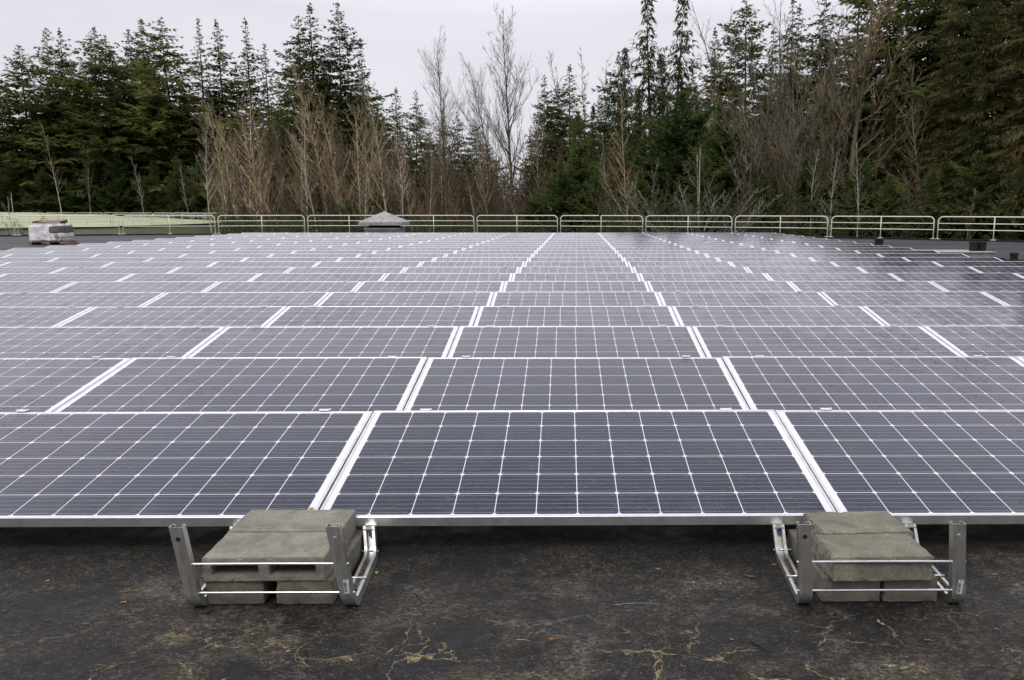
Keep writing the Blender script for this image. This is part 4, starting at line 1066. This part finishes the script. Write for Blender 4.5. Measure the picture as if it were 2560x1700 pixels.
# bare alders, cottonwoods and maples
for x, t, Y, k, w, ln in [(157, 310, 121, 'thin0', 0.9, -30), (366, 390, 120, 'thin1', 0.9, -26), (232, 380, 122, 'thin2', 0.9, -10), (480, 400, 118, 'thin1', 0.8, -18),
    (735, 215, 74, 'alder0', 1.0, -140), (668, 320, 72, 'alder1', 1.0, -60), (700, 260, 77, 'alder4', 1.0, -80), (832, 150, 72, 'alder2', 1.05, -60), (775, 285, 70, 'alder3', 1.0, -50), (905, 250, 74, 'alder1', 0.95, -45),
    (972, 190, 70, 'alder4', 1.0, -36), (1040, 330, 72, 'alder0', 0.8, -20), (1134, 85, 80, 'big1', 0.75, -68), (1282, 28, 84, 'big0', 0.92, -58), (1262, 150, 88, 'big1', 0.7, -60), (1225, 250, 82, 'alder3', 0.8, -15),
    (1108, 178, 90, 'thin0', 0.45, -10), (1130, 170, 92, 'thin1', 0.45, -24), (1350, 240, 86, 'alder2', 0.75, -12), (1418, 128, 100, 'thin2', 1.0, -14), (1470, 140, 98, 'thin0', 1.0, -22), (1585, 236, 53, 'alder1', 0.85, -42), (1522, 150, 90, 'thin1', 1.0, -14),
    (650, 400, 66, 'alder0', 0.9, -50), (795, 330, 64, 'thin2', 1.1, -40), (860, 300, 66, 'alder3', 0.9, -22), (1010, 300, 66, 'thin1', 1.2, -16), (1075, 380, 64, 'alder1', 0.8, -22), (1190, 420, 70, 'thin0', 1.1, -10), (575, 240, 80, 'alder4', 0.8, -30), (625, 210, 82, 'alder1', 0.9, -34), (760, 190, 80, 'alder0', 0.8, -44), (870, 220, 80, 'alder4', 0.9, -30), (935, 260, 78, 'alder2', 0.8, -20), (1005, 300, 80, 'alder3', 0.8, -16), (600, 300, 78, 'alder2', 0.8, -40), (560, 420, 84, 'alder3', 0.9, -20),
    (1748, 352, 47, 'bush0', 1.35, -6), (2088, 378, 46, 'thin0', 1.0, -18), (2147, 355, 46, 'thin1', 1.0, -18), (2265, 372, 45, 'sapling0', 1.2, -4), (2305, 410, 46, 'sapling1', 1.1, 0), (2528, 370, 42, 'alder0', 0.95, -22), (2420, 470, 43, 'thin2', 1.0, -6),
    (2010, 470, 48, 'sapling2', 1.0, -10), (1960, 500, 49, 'sapling3', 1.0, 10), (30, 470, 50, 'bush0', 1.1, 0),
    (1945, -60, 55, 'broom0', 1.0, -50), (2270, 70, 58, 'thin1', 1.0, -6), (2015, -90, 55, 'broom1', 1.0, -40), (2220, -20, 64, 'alder2', 1.2, 20), (1830, 200, 64, 'alder0', 1.0, -60), (2330, 150, 52, 'alder4', 1.0, -30)]:
    tree(x, t, Y, k, w, lean=ln)
tree(2115, 0, 54, 'maple0', 1.1, H=20, lean=-10)
# the thicket of young alders in the middle, each one a tree
i = 0
x = 535.0
while x < 1560:
    Y = rt.uniform(56, 100); hi = 250 if x < 1000 else (330 if x < 1180 else (400 if x < 1350 else 330))
    t = hi + rt.uniform(0, 170)
    k = rt.choice(['sapling0', 'sapling1', 'sapling2', 'sapling3', 'sapling1', 'thin2', 'alder3'])
    tree(x, t, Y, k, rt.uniform(0.8, 1.15), lean=rt.uniform(-40, 12)); x += rt.uniform(10, 20); i += 1
for x in range(1580, 2580, 38):
    tree(x + rt.uniform(-14, 14), rt.uniform(330, 480), rt.uniform(50, 58), rt.choice(['sapling0', 'sapling2', 'sapling3', 'thin2']), rt.uniform(0.9, 1.2), lean=rt.uniform(-30, 20))

# labels: every tree is placed by the railing section under it and its order there
LOOK = {'fir': 'tall dark fir', 'spire': 'narrow dark spruce', 'cedar': 'drooping olive cedar', 'bushy': 'young bushy dark green fir', 'alder': 'bare alder with tan limbs', 'thin': 'slender pale bare tree', 'big': 'large bare cottonwood',
        'broom': 'many-stemmed bare maple', 'maple': 'mossy spreading bare maple', 'bush': 'low spreading pale bare shrub', 'sapling': 'thin reddish bare sapling'}
GRP = {'fir': 'dark firs behind the roof', 'spire': 'narrow spruces behind the roof', 'cedar': 'cedars behind the roof', 'bushy': 'young firs behind the railing', 'alder': 'bare alders behind the railing', 'thin': 'slender bare trees behind the railing',
       'big': 'bare cottonwoods', 'broom': 'many-stemmed bare maples', 'maple': None, 'bush': 'pale bare shrubs', 'sapling': 'bare saplings in the thicket'}
cells = {}
for q in TREES:
    n = sum(1 for s_ in SECX if s_ <= q[1]); cells.setdefault((q[0], n), []).append(q)
for (k, n), L_ in cells.items():
    L_.sort(key=lambda q: q[1])
    where = 'above %s railing section from left' % ORD[max(1, n)] if n >= 1 else 'left of the railing sections'
    for i, q in enumerate(L_):
        order = '' if len(L_) == 1 else ', %s of %d there' % (ORD[i + 1], len(L_))
        q[4]['label'] = '%s %s%s' % (LOOK[k], where, order)
        if GRP[k]: q[4]['group'] = GRP[k]

# ------------------------------------------------------------------ masses nobody could count
def stuff_mass(name, key_list, spots, lab, cat, mats):
    v = []; f = []; mi = []
    import array
    for (X, Y, z, s, w, a, key, part) in spots:
        me = PROTO[key][part]; n0 = len(v); ca, sa = cos(a), sin(a)
        v += [(X + (p.co.x * ca - p.co.y * sa) * s * w, Y + (p.co.x * sa + p.co.y * ca) * s * w, z + p.co.z * s) for p in me.vertices]
        f += [tuple(n0 + i for i in pl.vertices) for pl in me.polygons]
    o = link(name, pymesh(name, v, f), mats)
    tag(o, lab, cat, kind='stuff'); return o
LITE_FIR = sprays_conifer(900, 25, 6.5, 'fir', 0.42, 0.03, 0.6); PROTO['lite'] = (LITE_FIR[0], LITE_FIR[1], 'crown')
LITE_SAP = bare_tree(901, 8, 'sapling', 0.55); PROTO['litesap'] = (LITE_SAP[0], LITE_SAP[1], 'branches')
rs = random.Random(8); spots = []
for i in range(230):
    px = -60 + 2700 * i / 230 if i < 210 else rs.uniform(1150, 1350) + rs.uniform(-12, 12); Y = rs.uniform(158, 215)
    top = 250 if px < 700 else (300 if px < 1000 else (345 if px < 1150 else (418 if px < 1345 else (330 if px < 1500 else 240))))
    X, zt = at_y(px, top + rs.uniform(-10, 70), Y)
    spots.append((X, Y, -3, (zt + 3) / 25, 1.15, rs.uniform(0, 6), 'lite', 1))
stuff_mass('far_woods', None, spots, 'distant dark conifer wood filling the gaps between the nearer trees', 'woods', M['fir'])
spots = []
for i in range(210):
    px = 540 + 1000 * rs.random(); Y = rs.uniform(60, 105)
    X, zt = at_y(px, rs.uniform(300, 480) + (90 if 1180 < px < 1340 else 0), Y)
    spots.append((X, Y, -3, (zt + 3) / 8, 1.2, rs.uniform(0, 6), 'litesap', rs.choice([0, 1, 1, 1])))
for i in range(190):
    px = 1130 + 240 * rs.random(); Y = rs.uniform(75, 120)
    X, zt = at_y(px, rs.uniform(400, 475), Y)
    spots.append((X, Y, -3, (zt + 3) / 8, 1.3, rs.uniform(0, 6), 'litesap', rs.choice([0, 1, 1])))
stuff_mass('brush_thicket', None, spots, 'dense reddish brown thicket of bare brush behind the middle railings', 'thicket', M['twigd'])
spots = []
for i in range(90):
    px = 1500 + 1150 * rs.random(); Y = rs.uniform(48, 64)
    X, zt = at_y(px, rs.uniform(400, 520), Y)
    spots.append((X, Y, -3, (zt + 3) / 8, 1.3, rs.uniform(0, 6), 'litesap', rs.choice([0, 1])))
stuff_mass('brush_thicket', None, spots, 'tangle of bare brown brush at the foot of the right hand trees', 'thicket', M['twigd'])
# evergreen undergrowth
v = []; f = []
def under(px0, px1, Y0, Y1, n, top0, top1):
    for i in range(n):
        px = rs.uniform(px0, px1); Y = rs.uniform(Y0, Y1); X, zt = at_y(px, rs.uniform(top0, top1), Y)
        z = -3 + (zt + 3) * rs.random() ** 0.7
        s = rs.uniform(0.08, 0.22); d = Vector((rs.uniform(-1, 1), rs.uniform(-1, 1), rs.uniform(-0.4, 0.8))).normalized(); w = d.orthogonal().normalized() * s * 0.35
        p = Vector((X, Y, z)); n0 = len(v)
        for q in (p, p + d * s * 0.5 + w, p + d * s, p + d * s * 0.5 - w): v.append((q.x, q.y, q.z))
        f.append((n0, n0 + 1, n0 + 2, n0 + 3))
under(540, 1600, 50, 62, 22000, 530, 575)
under(1500, 2640, 42, 56, 26000, 470, 560)
under(-60, 620, 122, 128, 14000, 470, 540)
tag(link('undergrowth', pymesh('undergrowth', v, f), M['shrubg']), 'low dark evergreen undergrowth beneath the trees', 'undergrowth', kind='stuff')
